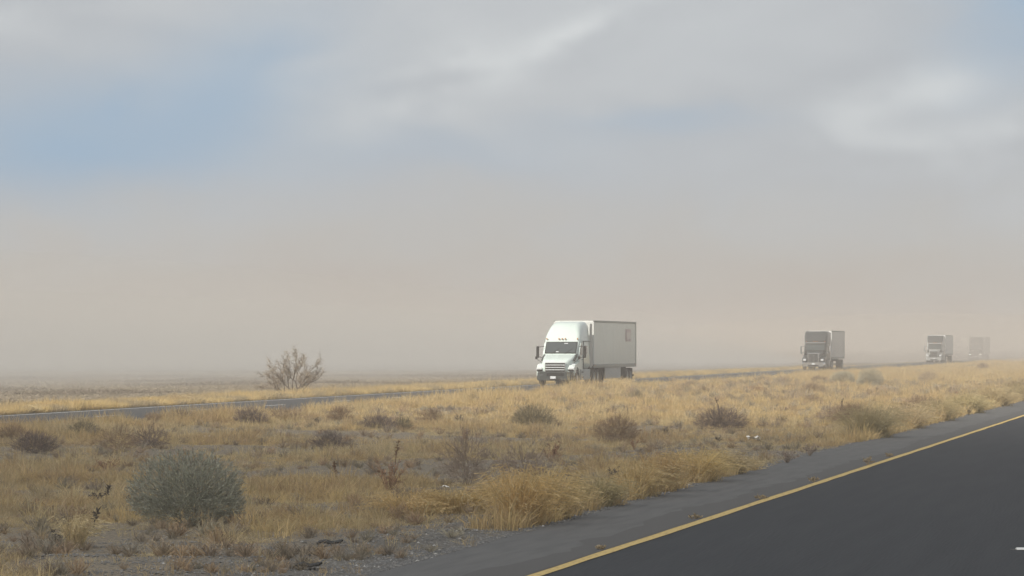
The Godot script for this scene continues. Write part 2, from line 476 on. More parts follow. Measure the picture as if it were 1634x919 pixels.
# a side outline given as (z, y), from x0 to x1, its outer face drawn in a little
func slab(st: SurfaceTool, outline: PackedVector2Array, x0: float, x1: float, draw_in := 0.96):
	var mid := Vector2.ZERO
	for p in outline: mid += p
	mid /= outline.size()
	var tri := Geometry2D.triangulate_polygon(outline)
	var edge := x0 + (x1 - x0) * 0.75
	var layers := [[x0, 1.0], [edge, 1.0], [x1, draw_in]]
	for k in 2:
		for i in outline.size():
			var j := (i + 1) % outline.size()
			var ps := []
			for q in [[k, i], [k, j], [k + 1, j], [k + 1, i]]:
				var o: Vector2 = mid + (outline[q[1]] - mid) * layers[q[0]][1]
				ps.append(Vector3(layers[q[0]][0], o.y, o.x))
			quad(st, ps[0], ps[1], ps[2], ps[3])
	for k in [0, 2]:
		for t in range(0, tri.size(), 3):
			st.set_smooth_group(-1)
			for u in 3:
				var o: Vector2 = mid + (outline[tri[t + u]] - mid) * layers[k][1]
				st.add_vertex(Vector3(layers[k][0], o.y, o.x))

func rod(st: SurfaceTool, a: Vector3, b: Vector3, r: float, r2 := -1.0, n := 6):
	if r2 < 0.0: r2 = r
	var d := (b - a).normalized()
	var u := d.cross(Vector3.UP if absf(d.y) < 0.9 else Vector3.RIGHT).normalized()
	var v := d.cross(u)
	for i in n:
		var p := u * cos(TAU * i / n) + v * sin(TAU * i / n)
		var q := u * cos(TAU * (i + 1) / n) + v * sin(TAU * (i + 1) / n)
		quad(st, a + p * r, a + q * r, b + q * r2, b + p * r2)

# ---------------------------------------------------------------- ribbons for plants
func start_ribbons():
	VV = PackedVector3Array()
	CC = PackedColorArray()

func ribbon(a: Vector3, b: Vector3, wa: float, wb: float, c: Color):
	var d := b - a
	var s := d.cross(Vector3(rng.randf() - 0.5, 0.4 * (rng.randf() - 0.5), rng.randf() - 0.5)).normalized()
	var p := s * wa * 0.5
	var q := s * wb * 0.5
	VV.append(a - p); VV.append(a + p); VV.append(b + q)
	VV.append(a - p); VV.append(b + q); VV.append(b - q)
	for i in 6: CC.append(c)

func leaf(a: Vector3, d: Vector3, w: float, c: Color):
	var s := d.cross(Vector3(rng.randf() - 0.5, rng.randf() - 0.5, rng.randf() - 0.5)).normalized() * w * 0.5
	VV.append(a); VV.append(a + d * 0.5 + s); VV.append(a + d)
	VV.append(a); VV.append(a + d); VV.append(a + d * 0.5 - s)
	for i in 6: CC.append(c)

func ribbons_mesh() -> ArrayMesh:
	var arr := []
	arr.resize(Mesh.ARRAY_MAX)
	arr[Mesh.ARRAY_VERTEX] = VV
	arr[Mesh.ARRAY_COLOR] = CC
	var m := ArrayMesh.new()
	m.add_surface_from_arrays(Mesh.PRIMITIVE_TRIANGLES, arr)
	return m

func tone(c: Color, spread := 0.25) -> Color:
	var k := 1.0 + spread * (rng.randf() * 2.0 - 1.0)
	return Color(c.r * k, c.g * k * (1.0 + 0.05 * (rng.randf() - 0.5)), c.b * k * (1.0 + 0.1 * (rng.randf() - 0.5)))

# ---------------------------------------------------------------- lie of the land
func land(x: float, z: float) -> float:
	var v := -x
	var y := 0.0
	if v > 9.2 and v < 33.0:
		y = -0.22 * sin(PI * (v - 9.2) / 23.8)
	elif v > 43.5:
		y = -0.35 * soft(43.5, 52.0, v)
	var rough := 0.0
	if v > 8.9 and v < 33.6:
		rough = soft(8.9, 10.5, v) * (1.0 - soft(32.0, 33.6, v))
	elif v > 43.0:
		rough = soft(43.0, 45.0, v)
	elif v < -6.0:
		rough = soft(6.0, 9.0, -v)
	return y + rough * (wobble.get_noise_2d(x, z) * 0.09 + 0.02)

# how thickly straw covers a place: 0 bare, 1 full
func cover(x: float, z: float) -> float:
	var v := -x
	var u := -z
	var n := patch.get_noise_2d(x, z * 0.6)
	var k := soft(-0.32, 0.22, n + 0.12 + 0.22 * soft(90.0, 170.0, u))
	# gravel along the near pavement edge, running out at about 57 m
	k *= soft(8.8 + 2.9 * (1.0 - soft(49.0, 58.0, u)), 9.9 + 3.2 * (1.0 - soft(49.0, 58.0, u)), v + 0.8 * n)
	# bare grey patches in the median
	for g in [[-13.2, -91.0, 2.6, 10.0], [-13.4, -66.0, 1.1, 6.0], [-10.4, -84.0, 1.0, 9.0], [-13.3, -112.0, 1.8, 9.0], [-23.0, -100.0, 2.0, 9.0], [-16.4, -47.0, 1.2, 2.6], [-29.0, -86.0, 3.0, 10.0], [-21.0, -66.0, 2.5, 4.0]]:
		var q: float = (x - g[0]) * (x - g[0]) / (g[2] * g[2]) + (z - g[1]) * (z - g[1]) / (g[3] * g[3])
		k *= 1.0 - 0.85 * exp(-q * 1.2)
	return clampf(k, 0.0, 1.0)

func lines(a: Array) -> PackedFloat32Array:
	# [from, to, step] runs joined
	var out := PackedFloat32Array()
	for r in a:
		var p: float = r[0]
		while p < r[1] - 0.001:
			out.append(p)
			p += r[2]
	out.append(a[-1][1])
	return out

func build_ground():
	var xs := lines([[-6000.0, -1000.0, 1000.0], [-1000.0, -200.0, 100.0], [-200.0, -70.0, 5.0], [-70.0, -43.0, 0.9], [-43.0, -34.0, 1.8], [-34.0, -8.0, 0.4], [-8.0, 40.0, 3.0], [40.0, 200.0, 20.0], [200.0, 1000.0, 100.0], [1000.0, 6000.0, 1000.0]])
	var zs := lines([[-8000.0, -1000.0, 500.0], [-1000.0, -400.0, 20.0], [-400.0, -200.0, 3.0], [-200.0, -110.0, 1.5], [-110.0, -34.0, 0.6], [-34.0, 60.0, 4.0], [60.0, 400.0, 40.0], [400.0, 2000.0, 400.0]])
	var nx := xs.size()
	var v := PackedVector3Array()
	var c := PackedColorArray()
	var idx := PackedInt32Array()
	var bare := Color(0.275, 0.225, 0.16)
	var gravel := Color(0.165, 0.15, 0.13)
	var straw := Color(0.40, 0.315, 0.185)
	var plain := Color(0.215, 0.178, 0.14)
	for z in zs:
		for x in xs:
			var y := land(x, z)
			var k := cover(x, z)
			var col := bare.lerp(straw, k * 0.8)
			if x > -9.0 or (x < -33.4 and x > -43.2):
				y -= 0.03
				col = gravel
			elif x > -13.6:
				col = gravel.lerp(col, soft(9.4, 12.5, -x) if z > -58.0 else soft(8.9, 9.6, -x))
			elif x < -46.0:
				col = straw.lerp(plain, soft(46.0, 50.0, -x))
			v.append(Vector3(x, y, z))
			c.append(col)
	for j in zs.size() - 1:
		for i in nx - 1:
			var a := j * nx + i
			idx.append_array([a, a + 1, a + nx + 1, a, a + nx + 1, a + nx])
	var nrm := PackedVector3Array()
	nrm.resize(v.size())
	for j in zs.size():
		for i in nx:
			var a := j * nx + i
			var l := v[j * nx + maxi(i - 1, 0)]
			var r := v[j * nx + mini(i + 1, nx - 1)]
			var b := v[maxi(j - 1, 0) * nx + i]
			var f := v[mini(j + 1, zs.size() - 1) * nx + i]
			nrm[a] = (f - b).cross(r - l).normalized()
	var arr := []
	arr.resize(Mesh.ARRAY_MAX)
	arr[Mesh.ARRAY_VERTEX] = v
	arr[Mesh.ARRAY_NORMAL] = nrm
	arr[Mesh.ARRAY_COLOR] = c
	arr[Mesh.ARRAY_INDEX] = idx
	var m := ArrayMesh.new()
	m.add_surface_from_arrays(Mesh.PRIMITIVE_TRIANGLES, arr)
	structure("ground", "dusty straw-covered flat desert ground stretching to the horizon", m, M.soil)

# ---------------------------------------------------------------- roads
# the near carriageway runs a little askew to the far one
func askew(z: float) -> float:
	return 0.0068 * (-z - 70.0)

func strip(x0: float, x1: float, z0: float, z1: float, y: float, step := 6.0, rag0 := 0.0, rag1 := 0.0, skew := false) -> ArrayMesh:
	# a sheet from z0 (near) to z1 (far), its long edges ragged by up to rag0 / rag1
	var st := begin()
	var z := z0
	var a0 := x0 + (askew(z0) if skew else 0.0)
	var b0 := x1 + (askew(z0) if skew else 0.0)
	while z > z1 + 0.001:
		var s := step if z > -250.0 else step * 12.0
		var nz := maxf(z - s, z1)
		var a1 := x0 + rag0 * (0.5 * wobble.get_noise_2d(nz * 0.5, x0 * 7.0) + 0.5 * wobble.get_noise_2d(nz * 2.5, x0 * 9.0))
		var b1 := x1 + rag1 * wobble.get_noise_2d(nz * 1.2, x1 * 7.0 + 40.0)
		if skew:
			a1 += askew(nz)
			b1 += askew(nz)
		quad(st, Vector3(a0, y, z), Vector3(a1, y, nz), Vector3(b1, y, nz), Vector3(b0, y, z))
		a0 = a1
		b0 = b1
		z = nz
	return finish(st)

func build_roads():
	structure("near_road", "dark smooth asphalt lanes of the near carriageway", strip(-6.93, 4.6, 80, -2600, 0.0, 20.0, 0.0, 0.0, true), M.lane)
	structure("near_shoulder", "pale grey asphalt shoulder between the dark lane and the dry grass", strip(-9.2, -6.93, 80, -2600, 0.0, 1.5, 0.12, 0.0, true), M.shoulder)
	structure("shoulder_seam", "dark ragged joint running along the shoulder beside the yellow line", strip(-7.62, -7.06, 80, -400, 0.004, 0.6, 0.45, 0.0, true), M.seam)
	structure("yellow_edge_line", "worn yellow edge line of the near carriageway", strip(-7.03, -6.87, 80, -2600, 0.008, 1.5, 0.03, 0.03, true), M.yellow)
	structure("far_road", "grey asphalt of the far carriageway carrying the trucks", strip(-43.0, -33.6, 80, -2600, 0.0, 2.0, 0.5, 0.5), M.far_lane)
	structure("far_yellow_line", "yellow edge line on the median side of the far carriageway", strip(-34.8, -34.66, 80, -2600, 0.005, 20.0), M.yellow)
	structure("far_white_line", "white edge line on the outer side of the far carriageway", strip(-42.1, -41.96, 80, -2600, 0.005, 20.0), M.white_line)
	for k in 40:
		var z := -66.0 - k * 12.2
		var o := structure("lane_dash", "", strip(-38.55, -38.38, z, z - 3.2, 0.005, 4.0), M.white_line)
		tag(o, "white dash of the broken lane line on the far carriageway", "lane dash", "white lane dashes on the far carriageway", "structure")

# ---------------------------------------------------------------- trucks: front bumper at z = 0, tail toward -z, their left side at +x
func wheel(t: Node3D, x: float, z: float, side: float, wide: float, rim_mat: Material, front := false):
	var h := Node3D.new()
	var key := str(t.get_instance_id()) + "wheel"
	var k: int = used.get(key, -1) + 1
	used[key] = k
	h.name = "wheel" if k == 0 else "wheel_%03d" % k
	t.add_child(h, true)
	h.position = Vector3(x, 0.51, z)
	var o := wide / 2
	var s := side
	put("tyre", turned([[-o, 0.3], [-o, 0.46], [-o * 0.8, 0.505], [o * 0.8, 0.505], [o, 0.46], [o, 0.3]], Vector3.ZERO), M.rubber, h)
	var dish := [[s * o * 0.9, 0.31], [s * o * 0.95, 0.285], [s * o * 0.5, 0.27], [s * o * 0.45, 0.16], [s * o * 0.8, 0.14], [s * o * 1.0, 0.1], [s * o * 1.05, 0.0]] if front else [[s * o * 0.95, 0.31], [s * o * 0.98, 0.285], [s * o * 0.3, 0.25], [s * o * 0.25, 0.15], [s * o * 0.7, 0.13], [s * o * 0.85, 0.0]]
	put("rim", turned(dish, Vector3.ZERO), rim_mat, h)

func lamp(t: Node3D, called: String, c: Vector3, s: Vector3, material: Material):
	put(called, block_mesh(c, s, 0.02), material, t)

func arch_outline(z0: float, z1: float, y0: float, top0: float, top1: float, cz: float, r: float) -> PackedVector2Array:
	var out := PackedVector2Array([Vector2(z0, y0), Vector2(z0, top0 - 0.2), Vector2(z0 - 0.12, top0), Vector2(z1, top1), Vector2(z1, y0)])
	for i in 13:
		var a := deg_to_rad(180.0 - i * 15.0)
		var p := Vector2(cz + cos(a) * r, 0.51 + sin(a) * r)
		if p.y > y0: out.append(p)
	return out

func make_truck(s: Dictionary) -> Node3D:
	var t := thing("semi_truck", s.label, "truck", s.at, "trucks heading toward the camera on the far carriageway")
	t.rotation.y = s.turn
	var paint: Material = s.paint
	var aero: bool = s.aero
	# frame and running gear
	var st := begin()
	for x in [-0.43, 0.43]:
		block(st, Vector3(x, 0.88, -4.9), Vector3(0.1, 0.28, 8.2), 0.01)
	block(st, Vector3(0, 0.75, -1.25), Vector3(1.8, 0.14, 0.14), 0.02)
	for z in [-6.9, -8.2]:
		block(st, Vector3(0, 0.6, z), Vector3(1.9, 0.22, 0.22), 0.03)
	put("chassis", finish(st), M.black, t)
	for x in [-1.04, 1.04]:
		wheel(t, x, -1.25, signf(x), 0.3, M.brushed, true)
		for z in [-6.9, -8.2]:
			wheel(t, x * 0.92, z, signf(x), 0.56, M.brushed)
	# hood
	st = begin()
	if aero:
		loft(st, [[1.35, 0.80, 1.44, 0.16, -0.08], [1.62, 0.78, 1.56, 0.2, -0.2], [1.86, 0.8, 1.67, 0.22, -0.6], [2.0, 0.85, 1.80, 0.22, -1.1], [2.08, 0.9, 1.97, 0.2, -1.78]])
	else:
		loft(st, [[1.15, 0.62, 1.66, 0.1, -0.1], [1.2, 0.62, 1.70, 0.14, -0.2], [1.45, 0.7, 1.78, 0.2, -0.8], [1.8, 0.8, 1.88, 0.22, -1.4], [2.0, 0.9, 1.97, 0.2, -1.85]])
	put("hood", finish(st), paint, t)
	# fenders over the front wheels
	for x in [-1.0, 1.0]:
		st = begin()
		slab(st, arch_outline(-0.14, -2.0, 0.62, 1.28 if aero else 1.22, 1.5, -1.25, 0.66), x * 0.72, x * 1.2, 0.95)
		put("fender", finish(st), paint, t)
	# cab, sleeper and roof fairing in one shell
	st = begin()
	if aero:
		loft(st, [[2.04, 0.95, 2.0, 0.16, -1.74], [2.1, 0.95, 2.38, 0.16, -2.06], [2.18, 0.95, 2.74, 0.16, -2.36], [2.24, 0.95, 2.9, 0.22, -2.47, 0.12], [2.32, 0.95, 3.3, 0.3, -2.78, 0.12], [2.34, 0.95, 3.56, 0.42, -3.1, 0.12], [2.36, 0.95, 3.82, 0.48, -3.5, 0.12], [2.38, 0.95, 3.95, 0.5, -4.0, 0.12], [2.4, 0.95, 4.02, 0.48, -4.6, 0.12], [2.42, 0.95, 4.04, 0.42, -5.5, 0.12]])
	else:
		loft(st, [[2.04, 0.95, 2.0, 0.12, -1.82], [2.1, 0.95, 2.38, 0.12, -2.02], [2.16, 0.95, 2.72, 0.12, -2.2], [2.24, 0.95, 2.86, 0.14, -2.28], [2.36, 0.95, 3.3, 0.16, -2.6], [2.42, 0.95, 3.72, 0.2, -2.95], [2.44, 0.95, 3.88, 0.22, -3.25], [2.44, 0.95, 3.95, 0.24, -4.2], [2.44, 0.95, 3.97, 0.22, -5.5]])
	var cab := put("cab", finish(st), paint, t)
	if not aero:
		put("roof_fairing", fairing_mesh(), s.roof, t)
	# windshield with its dark surround
	var za := -1.74 if aero else -1.82
	var zb := -2.36 if aero else -2.2
	var slope := Vector2(zb - za, 0.74).normalized()
	var out := Vector3(0, -slope.x, slope.y) * 0.012
	st = begin()
	quad(st, Vector3(-1.0, 2.0, za) + out, Vector3(1.0, 2.0, za) + out, Vector3(1.0, 2.74, zb) + out, Vector3(-1.0, 2.74, zb) + out)
	put("windshield_seal", finish(st), M.black, t)
	st = begin()
	out *= 2.0
	quad(st, Vector3(-0.95, 2.05, za + (zb - za) * 0.07) + out, Vector3(0.95, 2.05, za + (zb - za) * 0.07) + out, Vector3(0.95, 2.70, zb - (zb - za) * 0.06) + out, Vector3(-0.95, 2.70, zb - (zb - za) * 0.06) + out)
	var pane := put("windshield", finish(st), M.glass, t)
	if aero:
		put("white_patch", block_mesh(Vector3(0.28, 2.63, zb + 0.12), Vector3(0.24, 0.07, 0.03), 0.005), M.plate, pane)  # small white patch near the top of the windshield
		put("dash_paper", block_mesh(Vector3(-0.2, 2.12, za - 0.04), Vector3(0.16, 0.06, 0.03), 0.005), M.plate, pane)
	for x in [-0.55, 0.3]:
		st = begin()
		rod(st, Vector3(x, 2.0, za + 0.04), Vector3(x + 0.45, 2.32, za + (zb - za) * 0.43 + 0.04), 0.014)
		put("wiper", finish(st), M.black, t)
	# visor
	if not aero:
		put("visor", block_mesh(Vector3(0, 2.8, -2.1), Vector3(2.1, 0.13, 0.24), 0.03), M.chrome, t)
	# marker lights along the roof edge
	for x in [-0.98, -0.2, 0.0, 0.2, 0.98]:
		lamp(t, "marker_light", Vector3(x, 2.93 if aero else 2.95, -2.40 if aero else -2.27), Vector3(0.07, 0.1, 0.12), M.amber)
	# doors, side glass, sleeper trim on both sides
	for x in [-1.0, 1.0]:
		st = begin()
		slab(st, PackedVector2Array([Vector2(-1.95, 1.0), Vector2(-1.98, 1.95), Vector2(-2.5, 2.68), Vector2(-3.12, 2.68), Vector2(-3.12, 1.0)]), x * 1.0, x * 1.165, 0.985)
		var door := put("door", finish(st), paint, t)
		st = begin()
		slab(st, PackedVector2Array([Vector2(-2.15, 1.9), Vector2(-2.52, 2.55), Vector2(-3.02, 2.55), Vector2(-3.02, 1.9)]), x * 1.1, x * 1.176, 0.99)
		put("window", finish(st), M.glass, door)
		put("handle", block_mesh(Vector3(x * 1.175, 1.62, -2.98), Vector3(0.04, 0.05, 0.2), 0.01), M.black, door)
		st = begin()
		slab(st, PackedVector2Array([Vector2(-3.9, 2.0), Vector2(-3.9, 2.5), Vector2(-4.5, 2.5), Vector2(-4.5, 2.0)]), x * 1.1, x * 1.222, 0.98)
		put("sleeper_window", finish(st), M.glass, t)
		put("seam", block_mesh(Vector3(x * 1.208, 2.77, -4.3), Vector3(0.03, 0.04, 2.6), 0.006), M.grey_paint, t)
		put("sleeper_joint", block_mesh(Vector3(x * 1.19, 1.9, -3.3), Vector3(0.05, 1.7, 0.035), 0.006), M.grey_paint, t)
		# side extender closing the gap toward the trailer
		put("side_extender", block_mesh(Vector3(x * 1.2, 2.5, -5.85), Vector3(0.05, 2.8, 0.66), 0.012), M.dull_grey if aero else M.dark_paint, t)
		# skirt with steps and tank behind it
		put("side_skirt", block_mesh(Vector3(x * 1.17, 0.68, -3.9), Vector3(0.12, 0.66, 3.2), 0.04), M.dull_grey if aero else paint, t)
		for y in [0.52, 0.84]:
			put("step", block_mesh(Vector3(x * 1.235, y, -2.75), Vector3(0.03, 0.07, 0.6), 0.008), M.black, t)
		# side mirrors on two arms, and a small one on the fender
		var arm := begin()
		rod(arm, Vector3(x * 1.1, 2.45, -2.15), Vector3(x * 1.5, 2.42, -2.0), 0.02)
		var arm2 := begin()
		rod(arm2, Vector3(x * 1.1, 1.75, -2.0), Vector3(x * 1.5, 1.8, -2.0), 0.02)
		var mirror := put("mirror", block_mesh(Vector3(x * 1.5, 2.1, -2.03), Vector3(0.17, 0.72, 0.14), 0.05), M.black if aero else M.chrome, t)
		put("mirror_arm", finish(arm), M.black, mirror)
		put("mirror_arm", finish(arm2), M.black, mirror)
		arm = begin()
		rod(arm, Vector3(x * 1.0, 1.42, -1.0), Vector3(x * 1.33, 1.66, -0.9), 0.016)
		var small := put("fender_mirror", block_mesh(Vector3(x * 1.36, 1.74, -0.9), Vector3(0.15, 0.18, 0.09), 0.04), M.black if aero else M.chrome, t)
		put("mirror_arm", finish(arm), M.black, small)
		# intake running from hood flank to windshield pillar
		st = begin()
		slab(st, PackedVector2Array([Vector2(-0.85, 1.60), Vector2(-1.85, 1.98), Vector2(-2.0, 1.98), Vector2(-1.9, 1.80), Vector2(-1.1, 1.52)]), x * 0.8, x * 1.06, 0.98)
		put("air_intake", finish(st), M.grey_paint if aero else M.black, t)
	if aero: front_aero(t)
	else: front_chrome(t, s)
	make_trailer(t, s)
	return t

func fairing_mesh() -> ArrayMesh:
	var st := begin()
	loft(st, [[2.0, 2.98, 3.05, 0.03, -2.30], [2.28, 2.98, 3.5, 0.12, -2.6], [2.34, 3.1, 3.9, 0.16, -2.98], [2.36, 3.3, 4.03, 0.18, -3.3], [2.36, 3.6, 4.04, 0.14, -4.6]])
	return finish(st)

func front_aero(t: Node3D):
	# grille: dark opening, bright frame, four bars
	var grille := put("grille", block_mesh(Vector3(0, 1.09, -0.06), Vector3(1.22, 0.68, 0.1), 0.03), M.black, t)
	for k in 5:
		var y := 0.84 + k * 0.15
		put("grille_bar", block_mesh(Vector3(0, y, 0.0), Vector3(1.16 + 0.03 * k, 0.06, 0.06), 0.018), M.bar, grille)
	for x in [-0.62, 0.62]:
		put("grille_frame", block_mesh(Vector3(x, 1.1, -0.02), Vector3(0.05, 0.72, 0.08), 0.015), M.chrome, grille)
	# swept headlights
	for x in [-1.0, 1.0]:
		var st := begin()
		slab(st, PackedVector2Array([Vector2(-0.06, 0.92), Vector2(-0.06, 1.10), Vector2(-0.55, 1.36), Vector2(-0.62, 1.30), Vector2(-0.34, 0.92)]), x * 0.86, x * 1.19, 0.97)
		var h := put("headlight", finish(st), M.lens, t)
		st = begin()
		block(st, Vector3(x * 0.98, 0.965, -0.02), Vector3(0.36, 0.12, 0.07), 0.02)
		put("lamp_bowl", finish(st), M.black, h)
	# bumper in three pieces with intake, fog lamps and plate
	var st := begin()
	loft(st, [[1.9, 0.36, 0.86, 0.1, 0.05], [2.2, 0.32, 0.88, 0.12, -0.04], [2.42, 0.32, 0.88, 0.12, -0.3], [2.44, 0.34, 0.86, 0.1, -0.66]])
	var bumper := put("bumper", finish(st), M.grey_paint, t)
	put("bumper_intake", block_mesh(Vector3(0, 0.70, 0.045), Vector3(1.1, 0.2, 0.06), 0.03), M.black, bumper)
	put("lower_intake", block_mesh(Vector3(0, 0.4, 0.04), Vector3(0.7, 0.12, 0.06), 0.02), M.black, bumper)
	for x in [-0.86, 0.86]:
		put("fog_lamp", block_mesh(Vector3(x, 0.68, 0.0), Vector3(0.2, 0.12, 0.1), 0.03), M.lens, bumper)
	put("number_plate", block_mesh(Vector3(-0.12, 0.52, 0.07), Vector3(0.34, 0.16, 0.02), 0.005), M.plate, bumper)

func front_chrome(t: Node3D, s: Dictionary):
	var grille := put("grille", block_mesh(Vector3(0, 1.16, -0.07), Vector3(1.0, 0.98, 0.1), 0.03), M.black, t)
	var f := begin()
	for x in [-0.54, 0.54]:
		block(f, Vector3(x, 1.16, -0.03), Vector3(0.09, 1.08, 0.1), 0.02)
	block(f, Vector3(0, 1.68, -0.04), Vector3(1.17, 0.1, 0.12), 0.03)
	block(f, Vector3(0, 0.66, -0.03), Vector3(1.0, 0.08, 0.1), 0.02)
	put("grille_frame", finish(f), M.chrome, grille)
	for k in 7:
		put("grille_bar", block_mesh(Vector3(-0.42 + k * 0.14, 1.16, -0.01), Vector3(0.035, 0.92, 0.03), 0.01), M.brushed, grille)
	for x in [-0.9, 0.9]:
		var h := put("headlight", block_mesh(Vector3(x, 1.02, -0.1), Vector3(0.36, 0.24, 0.22), 0.06), M.chrome, t)
		put("lens", block_mesh(Vector3(x, 1.02, 0.0), Vector3(0.28, 0.17, 0.05), 0.03), M.lit_lens if s.lit else M.lens, h)
	var st := begin()
	loft(st, [[2.1, 0.34, 0.76, 0.08, 0.06], [2.3, 0.32, 0.78, 0.1, 0.0], [2.44, 0.34, 0.76, 0.1, -0.3]])
	var bumper := put("bumper", finish(st), M.chrome if s.paint == M.dark_paint else M.silver_paint, t)
	put("lower_intake", block_mesh(Vector3(0, 0.44, 0.06), Vector3(1.1, 0.14, 0.05), 0.02), M.black, bumper)
	put("number_plate", block_mesh(Vector3(0.0, 0.6, 0.08), Vector3(0.32, 0.15, 0.02), 0.005), M.plate, bumper)
	for x in [-1.0, 1.0]:
		st = begin()
		rod(st, Vector3(x * 1.22, 0.9, -5.6), Vector3(x * 1.22, 3.9, -5.6), 0.065, -1.0, 12)
		put("exhaust_stack", finish(st), M.chrome, t)

func make_trailer(t: Node3D, s: Dictionary):
	var z0 := -6.45
	var z1 := -6.45 - float(s.trailer)
	var zm := (z0 + z1) / 2
	var top := 4.1
	var st := begin()
	block(st, Vector3(0, (1.2 + top) / 2, zm), Vector3(2.56, top - 1.22, z0 - z1 - 0.06), 0.03)
	var box := put("trailer_box", finish(st), s.box, t)
	st = begin()
	block(st, Vector3(0, (1.2 + top) / 2, z0 + 0.0), Vector3(2.5, top - 1.3, 0.05), 0.015)
	put("front_wall", finish(st), M.trailer_front, box)
	for x in [-1.27, 1.27]:
		put("roof_rail", block_mesh(Vector3(x, top - 0.05, zm), Vector3(0.07, 0.13, z0 - z1), 0.015), M.rail, box)
		put("bottom_rail", block_mesh(Vector3(x, 1.2, zm), Vector3(0.08, 0.24, z0 - z1), 0.015), M.rail, box)
		put("corner_post", block_mesh(Vector3(x, 2.65, z0 - 0.02), Vector3(0.09, 2.7, 0.1), 0.03), M.trailer_front, box)
		put("rear_post", block_mesh(Vector3(x, 2.65, z1 + 0.05), Vector3(0.09, 2.9, 0.14), 0.02), M.rail, box)
		# upright seams of the side sheets
		var k := 1
		while z0 - k * 1.22 > z1 + 0.5:
			put("panel_seam", block_mesh(Vector3(x * 1.012, 2.67, z0 - k * 1.22), Vector3(0.012, 2.62, 0.035), 0.003), s.box, box)
			k += 1
		for z in [z0 - 0.3, zm, z1 + 0.3]:
			put("marker_light", block_mesh(Vector3(x * 1.04, 1.24, z), Vector3(0.03, 0.06, 0.14), 0.008), M.amber, box)
		# wind skirt hung under the floor
		if s.aero:
			put("trailer_skirt", block_mesh(Vector3(x * 0.96, 0.72, zm + 0.7), Vector3(0.05, 0.74, z0 - z1 - 10.2), 0.012), M.dull_grey, box)
		put("mud_flap", block_mesh(Vector3(x * 0.72, 0.62, z1 + 1.0), Vector3(0.6, 0.75, 0.03), 0.008), M.rubber, box)
		lamp(t, "tail_light", Vector3(x * 0.8, 1.12, z1 - 0.02), Vector3(0.3, 0.1, 0.05), M.red)
	put("rear_header", block_mesh(Vector3(0, top - 0.06, z1 + 0.05), Vector3(2.5, 0.16, 0.13), 0.015), M.rail, box)
	for x in [-0.63, 0.63]:
		put("rear_door", block_mesh(Vector3(x, 2.62, z1 + 0.0), Vector3(1.2, 2.7, 0.05), 0.01), s.box, box)
	st = begin()
	for x in [-0.5, 0.5]:
		block(st, Vector3(x, 0.98, zm), Vector3(0.14, 0.3, z0 - z1 - 0.8), 0.01)
		block(st, Vector3(x * 1.1, 0.8, z1 + 0.1), Vector3(0.1, 0.7, 0.1), 0.01)
	block(st, Vector3(0, 0.5, z1 + 0.06), Vector3(2.3, 0.12, 0.1), 0.01)
	put("underframe", finish(st), M.black, t)
	for x in [-0.85, 0.85]:
		st = begin()
		block(st, Vector3(x, 0.74, z0 - 3.2), Vector3(0.14, 0.9, 0.14), 0.01)
		block(st, Vector3(x, 0.27, z0 - 3.2), Vector3(0.3, 0.06, 0.3), 0.01)
		put("landing_leg", finish(st), M.grey_paint, t)
	for x in [-0.96, 0.96]:
		for z in [z1 + 3.1, z1 + 1.8]:
			wheel(t, x, z, signf(x), 0.56, M.dull_grey)
	if s.has("cooler"):
		put("cooling_unit", block_mesh(Vector3(0, 3.1, z0 + 0.3), Vector3(1.9, 1.7, 0.5), 0.08), M.trailer_front, t)
	if s.has("sign"):
		# faded panel printed on the side sheet near the tail
		var sign := put("side_sign", block_mesh(Vector3(1.291, 3.2, z1 + 3.1), Vector3(0.012, 0.86, 2.3), 0.003), mat(lin(0.72, 0.66, 0.62), 0.5), t)
		put("print_bar", block_mesh(Vector3(1.299, 3.24, z1 + 4.0), Vector3(0.008, 0.74, 0.42), 0.002), mat(lin(0.42, 0.31, 0.32), 0.5), sign)
		put("print_bar", block_mesh(Vector3(1.299, 3.5, z1 + 2.9), Vector3(0.008, 0.2, 1.5), 0.002), mat(lin(0.64, 0.54, 0.52), 0.5), sign)
		for k in 3:
			put("print_mark", block_mesh(Vector3(1.299, 2.87, z1 + 3.95 - k * 0.7), Vector3(0.008, 0.13, 0.34), 0.002), mat(lin(0.42, 0.31, 0.32), 0.5), sign)

func build_trucks():
	make_truck({"label": "white aerodynamic semi truck with a pale grey box trailer, nearest of the four", "at": Vector3(-40.05, 0, -230.6), "turn": -0.017, "paint": M.white_paint, "aero": true, "box": M.trailer, "trailer": 16.1, "sign": true})
	make_truck({"label": "dark semi truck with chrome grille and pale trailer, second in the line of trucks", "at": Vector3(-40.7, 0, -392.0), "turn": 0.0, "paint": M.dark_paint, "roof": M.dark_paint, "aero": false, "lit": false, "box": M.trailer_far, "trailer": 14.0})
	make_truck({"label": "hazy semi truck with silver hood and dark roof fairing, third in line", "at": Vector3(-40.3, 0, -561.0), "turn": 0.0, "paint": M.silver_paint, "roof": M.dark_paint, "aero": false, "lit": false, "box": M.trailer_front, "trailer": 16.1, "cooler": true})
	make_truck({"label": "faintest semi truck with two lit headlights, last in the dust", "at": Vector3(-40.3, 0, -661.0), "turn": 0.0, "paint": M.dark_paint, "roof": M.dark_paint, "aero": false, "lit": true, "box": M.dull_grey, "trailer": 16.1})

